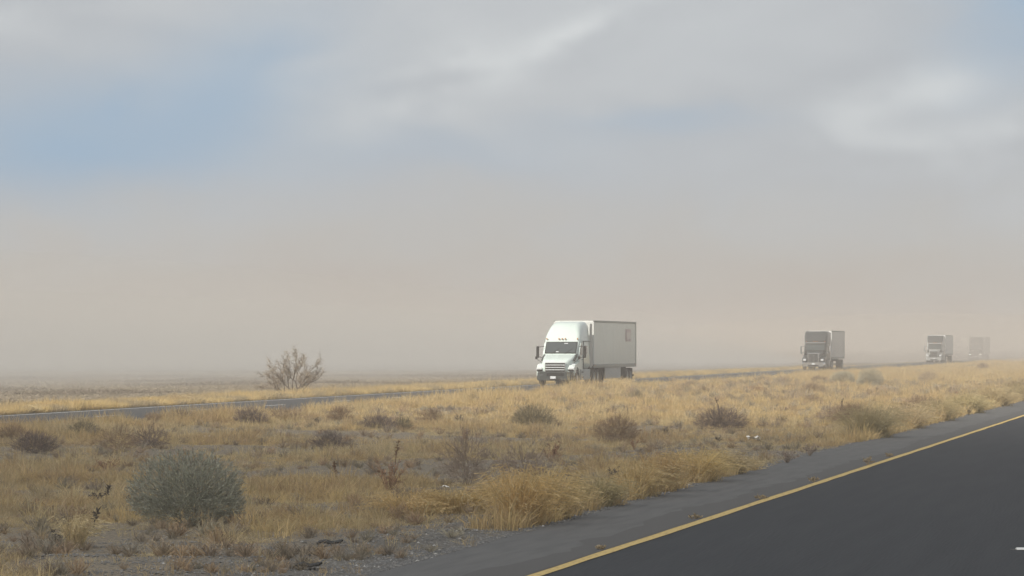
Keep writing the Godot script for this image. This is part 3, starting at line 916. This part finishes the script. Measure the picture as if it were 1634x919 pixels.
# ---------------------------------------------------------------- plants
const TONES := {
	"hay": Color(0.45, 0.37, 0.20), "sage": Color(0.325, 0.325, 0.26), "dust": Color(0.43, 0.39, 0.29), "plum": Color(0.165, 0.125, 0.11), "brown": Color(0.27, 0.19, 0.12), "olive": Color(0.20, 0.17, 0.105),
	"grey": Color(0.30, 0.235, 0.185), "russet": Color(0.30, 0.175, 0.10), "dark": Color(0.09, 0.075, 0.06), "rust": Color(0.2, 0.115, 0.055),
	"gold": Color(0.66, 0.485, 0.215), "amber": Color(0.58, 0.39, 0.165), "straw": Color(0.62, 0.50, 0.29), "tan": Color(0.36, 0.28, 0.17),
}

# many-stemmed dome of width w and height h; fills a thing with its stems and its twigs or foliage
func bush(t: Node3D, form: String, col: Color, w: float, h: float):
	var wood := col.lerp(Color(0.16, 0.125, 0.10), 0.5)
	var leafy := form == "leafy"
	var sparse := form == "sparse"
	var lobes := []
	for i in 9:
		lobes.append([Vector3(rng.randf() - 0.5, rng.randf() * 0.7, rng.randf() - 0.5).normalized(), 0.70 + 0.46 * rng.randf()])
	var rise := 0.36 * h
	start_ribbons()
	for i in (26 if sparse else 40):
		var az := rng.randf() * TAU
		var up := deg_to_rad(8.0 + 80.0 * rng.randf())
		var foot := Vector3(cos(az) * w * 0.07, 0, sin(az) * w * 0.07) * rng.randf()
		var tip := Vector3(cos(az) * cos(up) * w * 0.43, sin(up) * h * 0.86, sin(az) * cos(up) * w * 0.43) * (0.6 + 0.35 * rng.randf())
		var bow := foot.lerp(tip, 0.5) + Vector3(rng.randf() - 0.5, rng.randf() - 0.3, rng.randf() - 0.5) * h * 0.22
		var prev := foot
		for j in range(1, 5):
			var q := foot.lerp(bow, j / 4.0).lerp(bow.lerp(tip, j / 4.0), j / 4.0)
			ribbon(prev, q, 0.013 * (1.15 - j * 0.22), 0.013 * (0.95 - j * 0.2), tone(wood))
			prev = q
	put("stem", ribbons_mesh(), M.twig, t, "stuff")
	start_ribbons()
	var size := w * h
	var n := int((2300.0 if leafy else (760.0 if sparse else 1200.0)) * clampf(size, 0.12, 2.2) / (1.0 if size < 1.0 else 1.15)) + (60 if not sparse else 40)
	for i in n:
		var d := Vector3(rng.randfn(), rng.randfn(), rng.randfn()).normalized()
		if d.y < -0.9: d.y = -d.y * rng.randf()
		d = d.normalized()
		var lump := 1.0
		for l in lobes:
			var near: float = d.dot(l[0])
			lump = lerpf(lump, l[1], 0.75 * soft(0.75, 0.98, near))
		var r := pow(rng.randf(), 0.42) * lump * 0.92
		var p := Vector3(d.x * w * 0.5 * r, rise + d.y * (h - rise if d.y > 0.0 else rise) * r, d.z * w * 0.42 * r)
		if p.y < 0.03 * h: p.y = 0.03 * h + rng.randf() * 0.1 * h
		if p.y < 0.12 * h: p *= Vector3(0.8, 1, 0.8)
		if sparse and rng.randf() < p.y / h * 0.55: continue
		var out := (Vector3(d.x, d.y * 0.6 + 0.55, d.z) + Vector3(rng.randf() - 0.5, rng.randf() - 0.5, rng.randf() - 0.5) * 1.2).normalized()
		var len := (0.07 + 0.10 * rng.randf()) * (0.55 + 0.3 * w) * (0.72 if leafy else 1.0)
		var tw := 0.0055 if leafy else 0.0065
		var c := tone(col, 0.28)
		var e := p + out * len
		ribbon(p - out * len * 0.4, e, tw, tw * 0.45, c)
		for l in (6 if leafy else 4):
			var b := p.lerp(e, rng.randf())
			var ld := (out + Vector3(rng.randf() - 0.5, rng.randf() - 0.4, rng.randf() - 0.5) * (1.2 if leafy else 1.7)).normalized()
			if leafy: leaf(b, ld * (0.028 + 0.03 * rng.randf()), 0.009, tone(c, 0.25))
			else: ribbon(b, b + ld * len * (0.4 + 0.4 * rng.randf()), tw * 0.75, tw * 0.35, tone(c, 0.2))
	# a few long shoots past the dome
	if not leafy:
		for i in int(6 + 10 * w):
			var az := rng.randf() * TAU
			var p := Vector3(cos(az) * w * 0.3 * rng.randf(), h * 0.6, sin(az) * w * 0.25 * rng.randf())
			ribbon(p, p + Vector3(p.x * 0.5, h * (0.3 + 0.3 * rng.randf()), p.z * 0.5), 0.008, 0.004, tone(wood))
	put("foliage" if leafy else "twigs", ribbons_mesh(), M.twig, t, "stuff")

# arching clump of dry grass, bent a little by the wind
func clump(t: Node3D, col: Color, w: float, h: float):
	start_ribbons()
	var deep := w * 1.35
	var n := int(900 * clampf(w, 0.3, 1.5))
	var heads := []
	for i in n:
		var a := rng.randf() * TAU
		var r := sqrt(rng.randf()) * 0.31
		var foot := Vector3(cos(a) * r * w, -0.02, sin(a) * r * deep)
		var hump := 0.75 + 0.5 * wobble.get_noise_2d(foot.x * 9.0 + t.position.x * 5.0, foot.z * 6.0 + t.position.z * 5.0)
		var tall := h * (0.5 + 0.6 * rng.randf()) * (1.12 - 3.0 * r * r) * clampf(hump * 1.25, 0.5, 1.15)
		var lean := Vector3(cos(a) * r * w * 0.9 + 0.14 * h, 0, sin(a) * r * w * 0.9) + Vector3(rng.randf() - 0.5, 0, rng.randf() - 0.5) * h * 1.1
		var m := foot + lean * 0.25 + Vector3(0, tall * 0.62, 0)
		var e := foot + lean * 0.7 + Vector3(0, tall, 0)
		var tip := foot + lean * 1.15 + Vector3(0, tall * (0.86 + 0.15 * rng.randf()), 0)
		var c := tone(col, 0.35).lerp(Color(0.33, 0.24, 0.14), 0.5 * rng.randf() * rng.randf())
		ribbon(foot, m, 0.008, 0.006, c)
		ribbon(m, e, 0.006, 0.004, c)
		ribbon(e, tip, 0.004, 0.0015, c)
		if i % 3 == 0: heads.append([tip, (tip - e).normalized()])
	# matted old growth at the foot
	for i in n / 3:
		var a := rng.randf() * TAU
		var r := sqrt(rng.randf()) * 0.5
		var foot := Vector3(cos(a) * r * w, 0.0, sin(a) * r * deep)
		var d := Vector3(rng.randf() - 0.5, 0.25 + 0.4 * rng.randf(), rng.randf() - 0.5) * h * 0.55
		ribbon(foot, foot + d, 0.009, 0.003, tone(col.lerp(Color(0.2, 0.16, 0.1), 0.5), 0.3))
	put("blades", ribbons_mesh(), M.blade, t, "stuff")
	start_ribbons()
	for q in heads:
		for l in 5:
			var d: Vector3 = (q[1] + Vector3(rng.randf() - 0.4, rng.randf() - 0.6, rng.randf() - 0.5) * 0.9) * 0.055
			leaf(q[0] - q[1] * 0.05 * l * 0.5, d, 0.012, tone(col.lerp(Color(0.55, 0.44, 0.26), 0.5), 0.2))
	put("seed_heads", ribbons_mesh(), M.blade, t, "stuff")

func weed(t: Node3D, col: Color, w: float, h: float):
	start_ribbons()
	var n := int(26 * clampf(w / 0.5, 0.5, 1.3))
	var tips := []
	for i in n:
		var a := rng.randf() * TAU
		var tip := Vector3(cos(a) * w * 0.5 * sqrt(rng.randf()), h * (0.35 + 0.65 * rng.randf()), sin(a) * w * 0.45 * rng.randf())
		var m := tip * 0.5 + Vector3(0, h * 0.1, 0)
		ribbon(Vector3(tip.x * 0.1, 0, tip.z * 0.1), m, 0.012, 0.009, tone(col))
		ribbon(m, tip, 0.009, 0.005, tone(col))
		tips.append([m, tip])
	put("stem", ribbons_mesh(), M.twig, t, "stuff")
	start_ribbons()
	for q in tips:
		for j in 9:
			var p: Vector3 = q[0].lerp(q[1], rng.randf())
			leaf(p, Vector3(rng.randf() - 0.5, rng.randf() - 0.25, rng.randf() - 0.5).normalized() * (0.03 + 0.05 * rng.randf()) * (0.6 + h), 0.016, tone(col, 0.4))
	put("leaves", ribbons_mesh(), M.twig, t, "stuff")

func stalk(t: Node3D, col: Color, w: float, h: float):
	start_ribbons()
	var bend := (0.25 + 0.5 * rng.randf()) * w * (1.0 if rng.randf() < 0.75 else -1.0)
	var pts := []
	for j in 6:
		var s := j / 5.0
		pts.append(Vector3(bend * s * s, h * s, 0.2 * bend * s))
	for j in 5:
		for r in 2: ribbon(pts[j], pts[j + 1], 0.027 - j * 0.003, 0.024 - j * 0.003, tone(col, 0.15))
	put("stem", ribbons_mesh(), M.twig, t, "stuff")
	start_ribbons()
	for i in 46:
		var s := 0.45 + 0.55 * rng.randf()
		var p := Vector3(bend * s * s, h * s, 0.2 * bend * s)
		leaf(p, Vector3(rng.randf() - 0.5, rng.randf() - 0.1, rng.randf() - 0.5).normalized() * (0.04 + 0.06 * rng.randf()), 0.024, tone(col, 0.3))
	put("seed_head", ribbons_mesh(), M.twig, t, "stuff")

func build_plants():
	for p_ in plants:
		var p: Array = p_.duplicate()
		var x: float = p[3]
		var z: float = p[4]
		var y := land(x, z) - 0.01
		if p[1] == "clump" and x > -20.0: x = minf(x, askew(z) - 9.2 - 0.1 * p[5])
		if x > -9.2: y = 0.0
		var t := thing(p[0], p[8], p[7], Vector3(x, y, z), {"sagebrush": "", "tumbleweed": "", "brush_shrub": "bushes in the median", "dry_weed": "dry weeds in the median", "weed_stalk": "tall dry stalks in the median", "grass_clump": "dry grass clumps along the verges", "joint_weed": "weeds in the shoulder joint"}[p[0]])
		var c: Color = TONES[p[2]]
		if p[1] in ["leafy", "twiggy", "sparse"]:
			p[6] *= 1.12
			if p[1] != "leafy": p[5] *= 1.15
		match p[1]:
			"clump": clump(t, tone(c, 0.16), p[5], p[6] * (0.78 + 0.24 * rng.randf()) * (1.25 if z < -95.0 else 1.0))
			"weed": weed(t, c, p[5], p[6])
			"stalk": stalk(t, c, p[5], p[6])
			_: bush(t, p[1], c, p[5], p[6])

# bare multi-stemmed tree beyond the far carriageway
func build_tree():
	var at := Vector3(-45.6, 0, -184.5)
	at.y = land(at.x, at.z)
	var t := thing("bare_tree", "bare many-stemmed small tree standing alone on the far side of the far road", "tree", at)
	var limbs := [[-1.05, 0.95, 0.1], [-0.8, 1.3, -0.3], [-0.3, 1.55, 0.25], [0.1, 1.6, -0.2], [0.45, 1.5, 0.4], [0.85, 1.35, 0.0], [1.1, 1.0, -0.3], [-1.2, 0.5, -0.1], [0.7, 0.9, 0.5], [-0.5, 0.9, 0.6]]
	var ends := []
	for l in limbs:
		var st := begin()
		branch(st, Vector3(l[0] * 0.13 + 0.13, 0, l[2] * 0.13), Vector3(l[0], l[1], l[2]) * 0.9, 0.03, 0, ends)
		put("limb", finish(st), M.bark, t)
	start_ribbons()
	var tips := []
	for q in ends:
		for i in 5:
			var d: Vector3 = (q[1] + Vector3(rng.randf() - 0.5, rng.randf() - 0.42, rng.randf() - 0.5) * 3.0).normalized() * (0.10 + 0.2 * rng.randf())
			ribbon(q[0], q[0] + d, 0.012, 0.006, tone(Color(0.30, 0.24, 0.18)))
			tips.append(q[0] + d)
	put("twigs", ribbons_mesh(), M.twig, t, "stuff")
	start_ribbons()
	for p in tips:
		if rng.randf() < 0.1:
			leaf(p, Vector3(rng.randf() - 0.5, rng.randf() - 0.6, rng.randf() - 0.5) * 0.13, 0.045, tone(Color(0.36, 0.29, 0.18), 0.3))
	put("dry_leaves", ribbons_mesh(), M.twig, t, "stuff")

func branch(st: SurfaceTool, from: Vector3, reach: Vector3, r: float, depth: int, ends: Array):
	var prev := from
	var n := 4 if depth == 0 else 3
	for j in range(1, n + 1):
		var s := float(j) / n
		var q := from + reach * s + Vector3(rng.randf() - 0.5, rng.randf() - 0.5, rng.randf() - 0.5) * reach.length() * 0.16 + Vector3(0, 0.08 * reach.length() * (s * s - s), 0)
		rod(st, prev, q, r * (1.0 - 0.5 * (s - 1.0 / n)), r * (1.0 - 0.5 * s), 5 if depth == 0 else 4)
		if depth < 2:
			for b in 2:
				if (j == 1 and depth == 0) or (depth == 1 and b == 1): continue
				var d := (reach.normalized() + Vector3(rng.randf() - 0.5, rng.randf() - 0.3, rng.randf() - 0.5) * 1.5).normalized()
				branch(st, q, d * reach.length() * (0.30 + 0.22 * rng.randf()), maxf(r * 0.5 * (1.0 - 0.4 * s), 0.009), depth + 1, ends)
		if depth >= 1: ends.append([q, reach.normalized()])
		prev = q

# ---------------------------------------------------------------- ground cover nobody could count
func tuft_mesh(n: int, tall: float, spread: float, w: float) -> ArrayMesh:
	start_ribbons()
	for i in n:
		var a := rng.randf() * TAU
		var foot := Vector3(cos(a), 0, sin(a)) * spread * 0.45 * sqrt(rng.randf())
		var top := tall * (0.4 + 0.6 * rng.randf())
		var lean := Vector3(cos(a), 0, sin(a)) * spread * 0.5 * rng.randf() + Vector3(rng.randf() - 0.35, 0, rng.randf() - 0.5) * tall * 0.6
		var m := foot + lean * 0.35 + Vector3(0, top * 0.6, 0)
		var c := tone(Color(0.9, 0.9, 0.9), 0.2)
		ribbon(foot - Vector3(0, 0.02, 0), m, w, w * 0.8, c)
		ribbon(m, foot + lean + Vector3(0, top, 0), w * 0.8, w * 0.2, c)
	return ribbons_mesh()

func in_view(x: float, z: float, slack: float) -> bool:
	var r := x * cos(YAW) - z * sin(YAW)
	var f := -x * sin(YAW) - z * cos(YAW)
	return f > 36.0 and absf(r) < 0.139 * f + slack

func scatter(called: String, label: String, meshes: Array, material: Material, places: Array, colors: Array):
	var sets := []
	for m in meshes: sets.append([])
	for i in places.size(): sets[i % meshes.size()].append(i)
	var holder: MultiMeshInstance3D
	for k in meshes.size():
		var mm := MultiMesh.new()
		mm.transform_format = MultiMesh.TRANSFORM_3D
		mm.use_colors = true
		mm.mesh = meshes[k]
		mm.instance_count = sets[k].size()
		for i in sets[k].size():
			mm.set_instance_transform(i, places[sets[k][i]])
			mm.set_instance_color(i, colors[sets[k][i]])
		var o := MultiMeshInstance3D.new()
		o.multimesh = mm
		o.material_override = material
		o.name = numbered(called)
		tag(o, label, called.replace("_", " "), "", "stuff")
		if k == 0:
			add_child(o, true)
			holder = o
		else:
			o.name = "patch_%03d" % k
			o.remove_meta("label")
			o.remove_meta("category")
			holder.add_child(o, true)

func standing(x: float, y: float, z: float, s: float, sy: float) -> Transform3D:
	return Transform3D(Basis(Vector3.UP, rng.randf() * TAU).scaled(Vector3(s, sy, s)), Vector3(x, y, z))

func build_grass():
	var places := []
	var colors := []
	var gold := Color(0.70, 0.52, 0.235)
	var pale := Color(0.64, 0.51, 0.285)
	var grey := Color(0.40, 0.325, 0.22)
	var brown := Color(0.40, 0.28, 0.165)
	var z := -37.0
	while z > -720.0:
		var far := -z
		var step := 1.0 if far < 200.0 else 3.0
		var per := 62.0 if far < 75.0 else (40.0 if far < 130.0 else (24.0 if far < 200.0 else (9.0 if far < 350.0 else 4.0)))
		var n := int(per * 24.6 * step)
		for i in n:
			var x := -9.0 - rng.randf() * 24.6
			var zz := z - rng.randf() * step
			if not in_view(x, zz, 5.0): continue
			var k := cover(x, zz)
			if rng.randf() > 0.06 + 0.94 * k: continue
			var n1 := patch.get_noise_2d(x * 2.2 + 70.0, zz * 1.4)
			var n2 := wobble.get_noise_2d(x * 2.0 - 30.0, zz * 1.3)
			var c := pale.lerp(gold, soft(-0.25, 0.3, n1)).lerp(grey, soft(-0.1, 0.3, n2) * 0.55).lerp(brown, soft(0.0, 0.35, -n2 + 0.4 * n1) * 0.7)
			c = c.lerp(gold, 0.35 * soft(110.0, 170.0, far))  # distant grass tinted towards gold, sunlit brightness put into its colour
			c = tone(c, 0.18)
			var s := (0.75 + 0.6 * rng.randf()) * (0.65 + 0.5 * k) * (1.0 if far < 200.0 else 1.25)
			# taller growth along both verges and where the noise says so
			var n3 := wobble.get_noise_2d(x * 5.0 + 90.0, zz * 4.0)
			var tall := 0.36 + 0.6 * soft(0.1, 0.5, n1) + 1.1 * soft(0.25, 0.5, n3) + (0.9 + 1.0 * soft(150.0, 175.0, far) * (1.0 - soft(205.0, 225.0, far)) * (0.4 + n3)) * soft(29.5, 32.5, -x) + 0.25 * soft(110.0, 150.0, far) * (1.0 - soft(195.0, 215.0, far) * soft(24.0, 30.0, -x)) - 0.3 * soft(200.0, 215.0, far) * soft(27.0, 31.0, -x)
			places.append(standing(x, land(x, zz) - 0.01, zz, s, s * tall))
			colors.append(c)
		z -= step
	# thick ragged fringe where the verge meets the pavement
	for i in 3600:
		var u := 49.0 + 26.0 * rng.randf() if i % 5 < 2 else 97.0 + 85.0 * rng.randf()
		var x := askew(-u) - 9.08 - 0.75 * rng.randf() * rng.randf() - 0.12 * wobble.get_noise_2d(u * 6.0, 3.0)
		var s := 0.8 + 0.9 * rng.randf()
		if wobble.get_noise_2d(u * 3.0, 77.0) < 0.0: continue
		places.append(standing(x, -0.01, -u, s, s * (0.6 + 1.2 * rng.randf())))
		colors.append(tone(gold.lerp(brown, 0.6 * rng.randf()), 0.2))
	var tufts := []
	for i in 5:
		tufts.append(tuft_mesh(15, 0.15 + 0.02 * i, 0.26, 0.0075))
	print("median tufts ", places.size())
	scatter("dry_grass", "short dry straw grass covering the median between the two roads", tufts, M.blade, places, colors)

	places = []
	colors = []
	for i in 60000:
		var f := 100.0 + 330.0 * rng.randf() * rng.randf() + 40.0 * rng.randf()
		var x := -42.8 - 5.5 * pow(rng.randf(), 1.5)
		var zz := -f
		if not in_view(x, zz, 6.0): continue
		if rng.randf() > 0.45 + 0.9 * patch.get_noise_2d(x + 300.0, zz * 0.7) + 0.3: continue
		var s := 0.8 + 0.7 * rng.randf()
		var c := tone(gold.lerp(pale, rng.randf() * 0.7).lerp(grey, 0.7 * soft(-0.1, 0.3, wobble.get_noise_2d(x * 1.5, zz * 0.8))), 0.15)
		places.append(standing(x, land(x, zz) - 0.01, zz, s, s * (1.1 + 1.0 * rng.randf() * soft(-0.1, 0.4, patch.get_noise_2d(x, zz)))))
		colors.append(c)
	print("verge tufts ", places.size())
	scatter("verge_grass", "pale yellow grass along the outer edge of the far road", tufts, M.blade, places, colors)

	# brush plain beyond the far road, dim in the dust
	var low := []
	for i in 4:
		low.append(tuft_mesh(22, 0.2, 0.7, 0.022))
	places = []
	colors = []
	for i in 90000:
		var f := 150.0 + 260.0 * pow(rng.randf(), 1.2)
		var r := (rng.randf() * 2.0 - 1.0) * (0.15 * f)
		var x := r * cos(YAW) - f * sin(YAW)
		var zz := -r * sin(YAW) - f * cos(YAW)
		if x > -47.0: continue
		var n1 := patch.get_noise_2d(x * 0.5, zz * 0.35)
		var s := 0.7 + 0.5 * rng.randf() + (0.5 if rng.randf() < 0.05 else 0.0)
		places.append(standing(x, land(x, zz) - 0.02, zz, s, s * (0.7 + 0.5 * soft(0.1, 0.4, n1))))
		colors.append(tone(Color(0.36, 0.30, 0.22).lerp(Color(0.25, 0.205, 0.155), soft(-0.05, 0.3, n1)), 0.12))
	print("brush ", places.size())
	scatter("desert_brush", "low brown brush on the plain beyond the far road, fading in dust", low, M.twig, places, colors)

	# low dead weeds mixed through the straw
	var weeds := []
	for i in 4:
		start_ribbons()
		for j in 60:
			var a := rng.randf() * TAU
			var tip := Vector3(cos(a) * 0.2 * rng.randf(), 0.05 + 0.14 * rng.randf(), sin(a) * 0.2 * rng.randf())
			ribbon(tip * 0.3, tip, 0.008, 0.006, tone(Color(0.9, 0.9, 0.9), 0.3))
			ribbon(tip, tip + Vector3(rng.randf() - 0.5, rng.randf() - 0.35, rng.randf() - 0.5) * 0.14, 0.008, 0.003, tone(Color(0.9, 0.9, 0.9), 0.3))
		weeds.append(ribbons_mesh())
	places = []
	colors = []
	for i in 15000:
		var f := 40.0 + 230.0 * pow(rng.randf(), 1.4)
		var x := -9.2 - 24.0 * rng.randf()
		var zz := -f
		if not in_view(x, zz, 2.0): continue
		var n2 := wobble.get_noise_2d(x * 1.6 + 200.0, zz * 1.1)
		if rng.randf() > soft(-0.15, 0.4, n2) * 0.9 + 0.06: continue
		var s := (0.5 + 0.9 * pow(rng.randf(), 2.0)) * (0.85 + 0.6 * soft(110.0, 200.0, f))
		places.append(standing(x, land(x, zz) - 0.01, zz, s, s * (0.7 + 0.5 * rng.randf())))
		colors.append(tone([Color(0.36, 0.27, 0.18), Color(0.33, 0.285, 0.215), Color(0.26, 0.21, 0.155), Color(0.40, 0.28, 0.17)][rng.randi() % 4], 0.25))
	print("low weeds ", places.size())
	scatter("low_weeds", "low dead brown weeds scattered through the straw of the median", weeds, M.twig, places, colors)

	# stones on the gravel and the bare patches
	var stones := []
	for i in 3:
		var st := begin()
		var pts := []
		for q in [Vector3(0, 1, 0), Vector3(1, 0.1, 0.2), Vector3(0.2, 0.05, 1), Vector3(-1, 0.15, 0.1), Vector3(-0.1, 0.1, -1), Vector3(0, -0.6, 0)]:
			pts.append(q * (0.75 + 0.5 * rng.randf()))
		for f in [[0, 1, 2], [0, 2, 3], [0, 3, 4], [0, 4, 1], [5, 2, 1], [5, 3, 2], [5, 4, 3], [5, 1, 4]]:
			st.set_smooth_group(-1)
			for v in [f[0], f[2], f[1]]: st.add_vertex(pts[v])
		stones.append(finish(st))
	places = []
	colors = []
	for i in 60000:
		var zz := -38.0 - 100.0 * rng.randf() * rng.randf()
		var x := -8.95 - (5.5 if rng.randf() < 0.6 else 18.0) * pow(rng.randf(), 1.3)
		if not in_view(x, zz, 2.0): continue
		if rng.randf() < cover(x, zz) + 0.05: continue
		var s := 0.006 + 0.022 * pow(rng.randf(), 4.0)
		places.append(Transform3D(Basis(Vector3.UP, rng.randf() * TAU).scaled(Vector3(s, s * 0.8, s)), Vector3(x, (land(x, zz) if x < -9.3 else 0.0) + s * 0.1, zz)))
		var b := 0.13 + 0.12 * rng.randf() + (0.28 if rng.randf() < 0.035 else 0.0)
		colors.append(Color(b, b * 0.97, b * 0.93))
	print("stones ", places.size())
	scatter("gravel", "grey gravel stones on bare soil beside the near shoulder", stones, M.stone, places, colors)

# ---------------------------------------------------------------- litter and small road things
func build_litter():
	var paper := mat(lin(0.72, 0.70, 0.66), 0.6)
	for q in [[-11.66, -97.3, 0.30, "crumpled white scrap of litter on the grass behind the straw clump"], [-27.83, -102.8, 0.16, "small white scrap by a dark twig, far left of the dark flat bush"], [-27.0, -90.9, 0.14, "tiny white scrap of litter at the foot of the wide soft brown bush"], [-13.3, -65.2, 0.14, "pale scrap on bare soil to the right of the spreading russet weed"], [-12.9, -62.2, 0.16, "whitish scrap on bare soil in front of the tall see-through bush"]]:
		var st := begin()
		var s: float = q[2]
		var grid := []
		for i in 5:
			var row := []
			for j in 4:
				row.append(Vector3((i - 2) * s * 0.28, 0.015 + rng.randf() * s * 0.42, (j - 1.5) * s * 0.3) + Vector3(rng.randf() - 0.5, 0, rng.randf() - 0.5) * s * 0.12)
			grid.append(row)
		for i in 4:
			for j in 3:
				quad(st, grid[i][j], grid[i + 1][j], grid[i + 1][j + 1], grid[i][j + 1])
		var o := put("litter_scrap", finish(st), paper)
		o.position = Vector3(q[0], land(q[0], q[1]) + 0.03, q[1])
		tag(o, q[3], "litter", "white scraps of litter in the median")
	for q in [[-9.86, -40.74, 0.3, "black strip of torn tyre rubber on gravel at the pavement edge"], [-10.9, -46.2, 0.32, "thin black piece of torn rubber on the gravel, farther from the pavement"]]:
		var st := begin()
		var prev := []
		for i in 8:
			var s := i / 7.0
			var c := Vector3((s - 0.5) * q[2], 0.012 + 0.02 * sin(s * 5.0) * sin(s * 5.0), 0.08 * sin(s * 2.5))
			var wd := 0.07 + 0.03 * sin(s * 9.0)
			var now := [c + Vector3(0, 0.02, -wd), c + Vector3(0, 0.0, wd), c + Vector3(0, 0.022, wd), c + Vector3(0, 0.042, -wd)]
			if prev:
				for e in 4: quad(st, prev[e], now[e], now[(e + 1) % 4], prev[(e + 1) % 4])
			prev = now
		var o := put("rubber_scrap", finish(st), M.rubber)
		o.position = Vector3(q[0], land(q[0], q[1]) + 0.01, q[1])
		tag(o, q[3], "tyre scrap", "torn tyre rubber on the gravel")
	var mk := thing("pavement_marker", "white raised pavement marker on the dark lane at the lower right corner", "road marker", Vector3(-2.21, 0, -46.2))
	mk.rotation.y = 0.183
	var st := begin()
	loft(st, [[0.24, 0.0, 0.004, 0.002, 0.08], [0.22, 0.0, 0.026, 0.004, 0.03], [0.22, 0.0, 0.026, 0.004, -0.03], [0.24, 0.0, 0.004, 0.002, -0.08]])
	put("body", finish(st), mat(lin(0.75, 0.75, 0.73), 0.4), mk)
	put("glue_pad", block_mesh(Vector3(0, 0.002, 0), Vector3(0.34, 0.004, 0.24), 0.001), M.seam, mk)

# ---------------------------------------------------------------- blown dust beyond the far road, and the cloud over the near ground
func build_dust():
	# banks of falling density, lowest and thickest nearest the ground
	for b in [[9.0, 0.0034, -188.0, 276.0], [15.0, 0.0028, -196.0, 288.0], [23.0, 0.0025, -208.0, 306.0], [34.0, 0.0014, -220.0, 330.0]]:
		var murk := FogMaterial.new()
		murk.density = b[1]
		murk.albedo = lin(0.80, 0.785, 0.755)
		dust("dust_cloud", "bank of blown tan dust over the plain beyond the far road", Vector3(b[2], -1, -430), Vector3(b[3], b[0], 1050), murk)
	var plume := FogMaterial.new()
	plume.density = 0.012
	plume.albedo = lin(0.88, 0.80, 0.72)
	dust("dust_plume", "thin plume of dust crossing the far road before the last truck", Vector3(-44, 0, -622), Vector3(120, 16, 90), plume)
	var under := Vector3(-27, 0, -55)
	for k in [[0.009, 80.0, 90.0], [0.011, 120.0, 124.0], [0.010, 165.0, 158.0]]:
		var vapour := FogMaterial.new()
		vapour.density = k[0]
		vapour.albedo = lin(0.97, 0.97, 0.97)
		dust("cloud", "low cloud that shades the near road and grass", under + TO_SUN.normalized() * 600.0, Vector3(k[1], 32, k[2]), vapour)

func dust(called: String, label: String, at: Vector3, size: Vector3, m: FogMaterial):
	var f := FogVolume.new()
	f.shape = RenderingServer.FOG_VOLUME_SHAPE_ELLIPSOID
	f.size = size
	f.material = m
	f.name = numbered(called)
	f.position = at
	add_child(f, true)
	tag(f, label, called.replace("_", " "), "", "stuff")
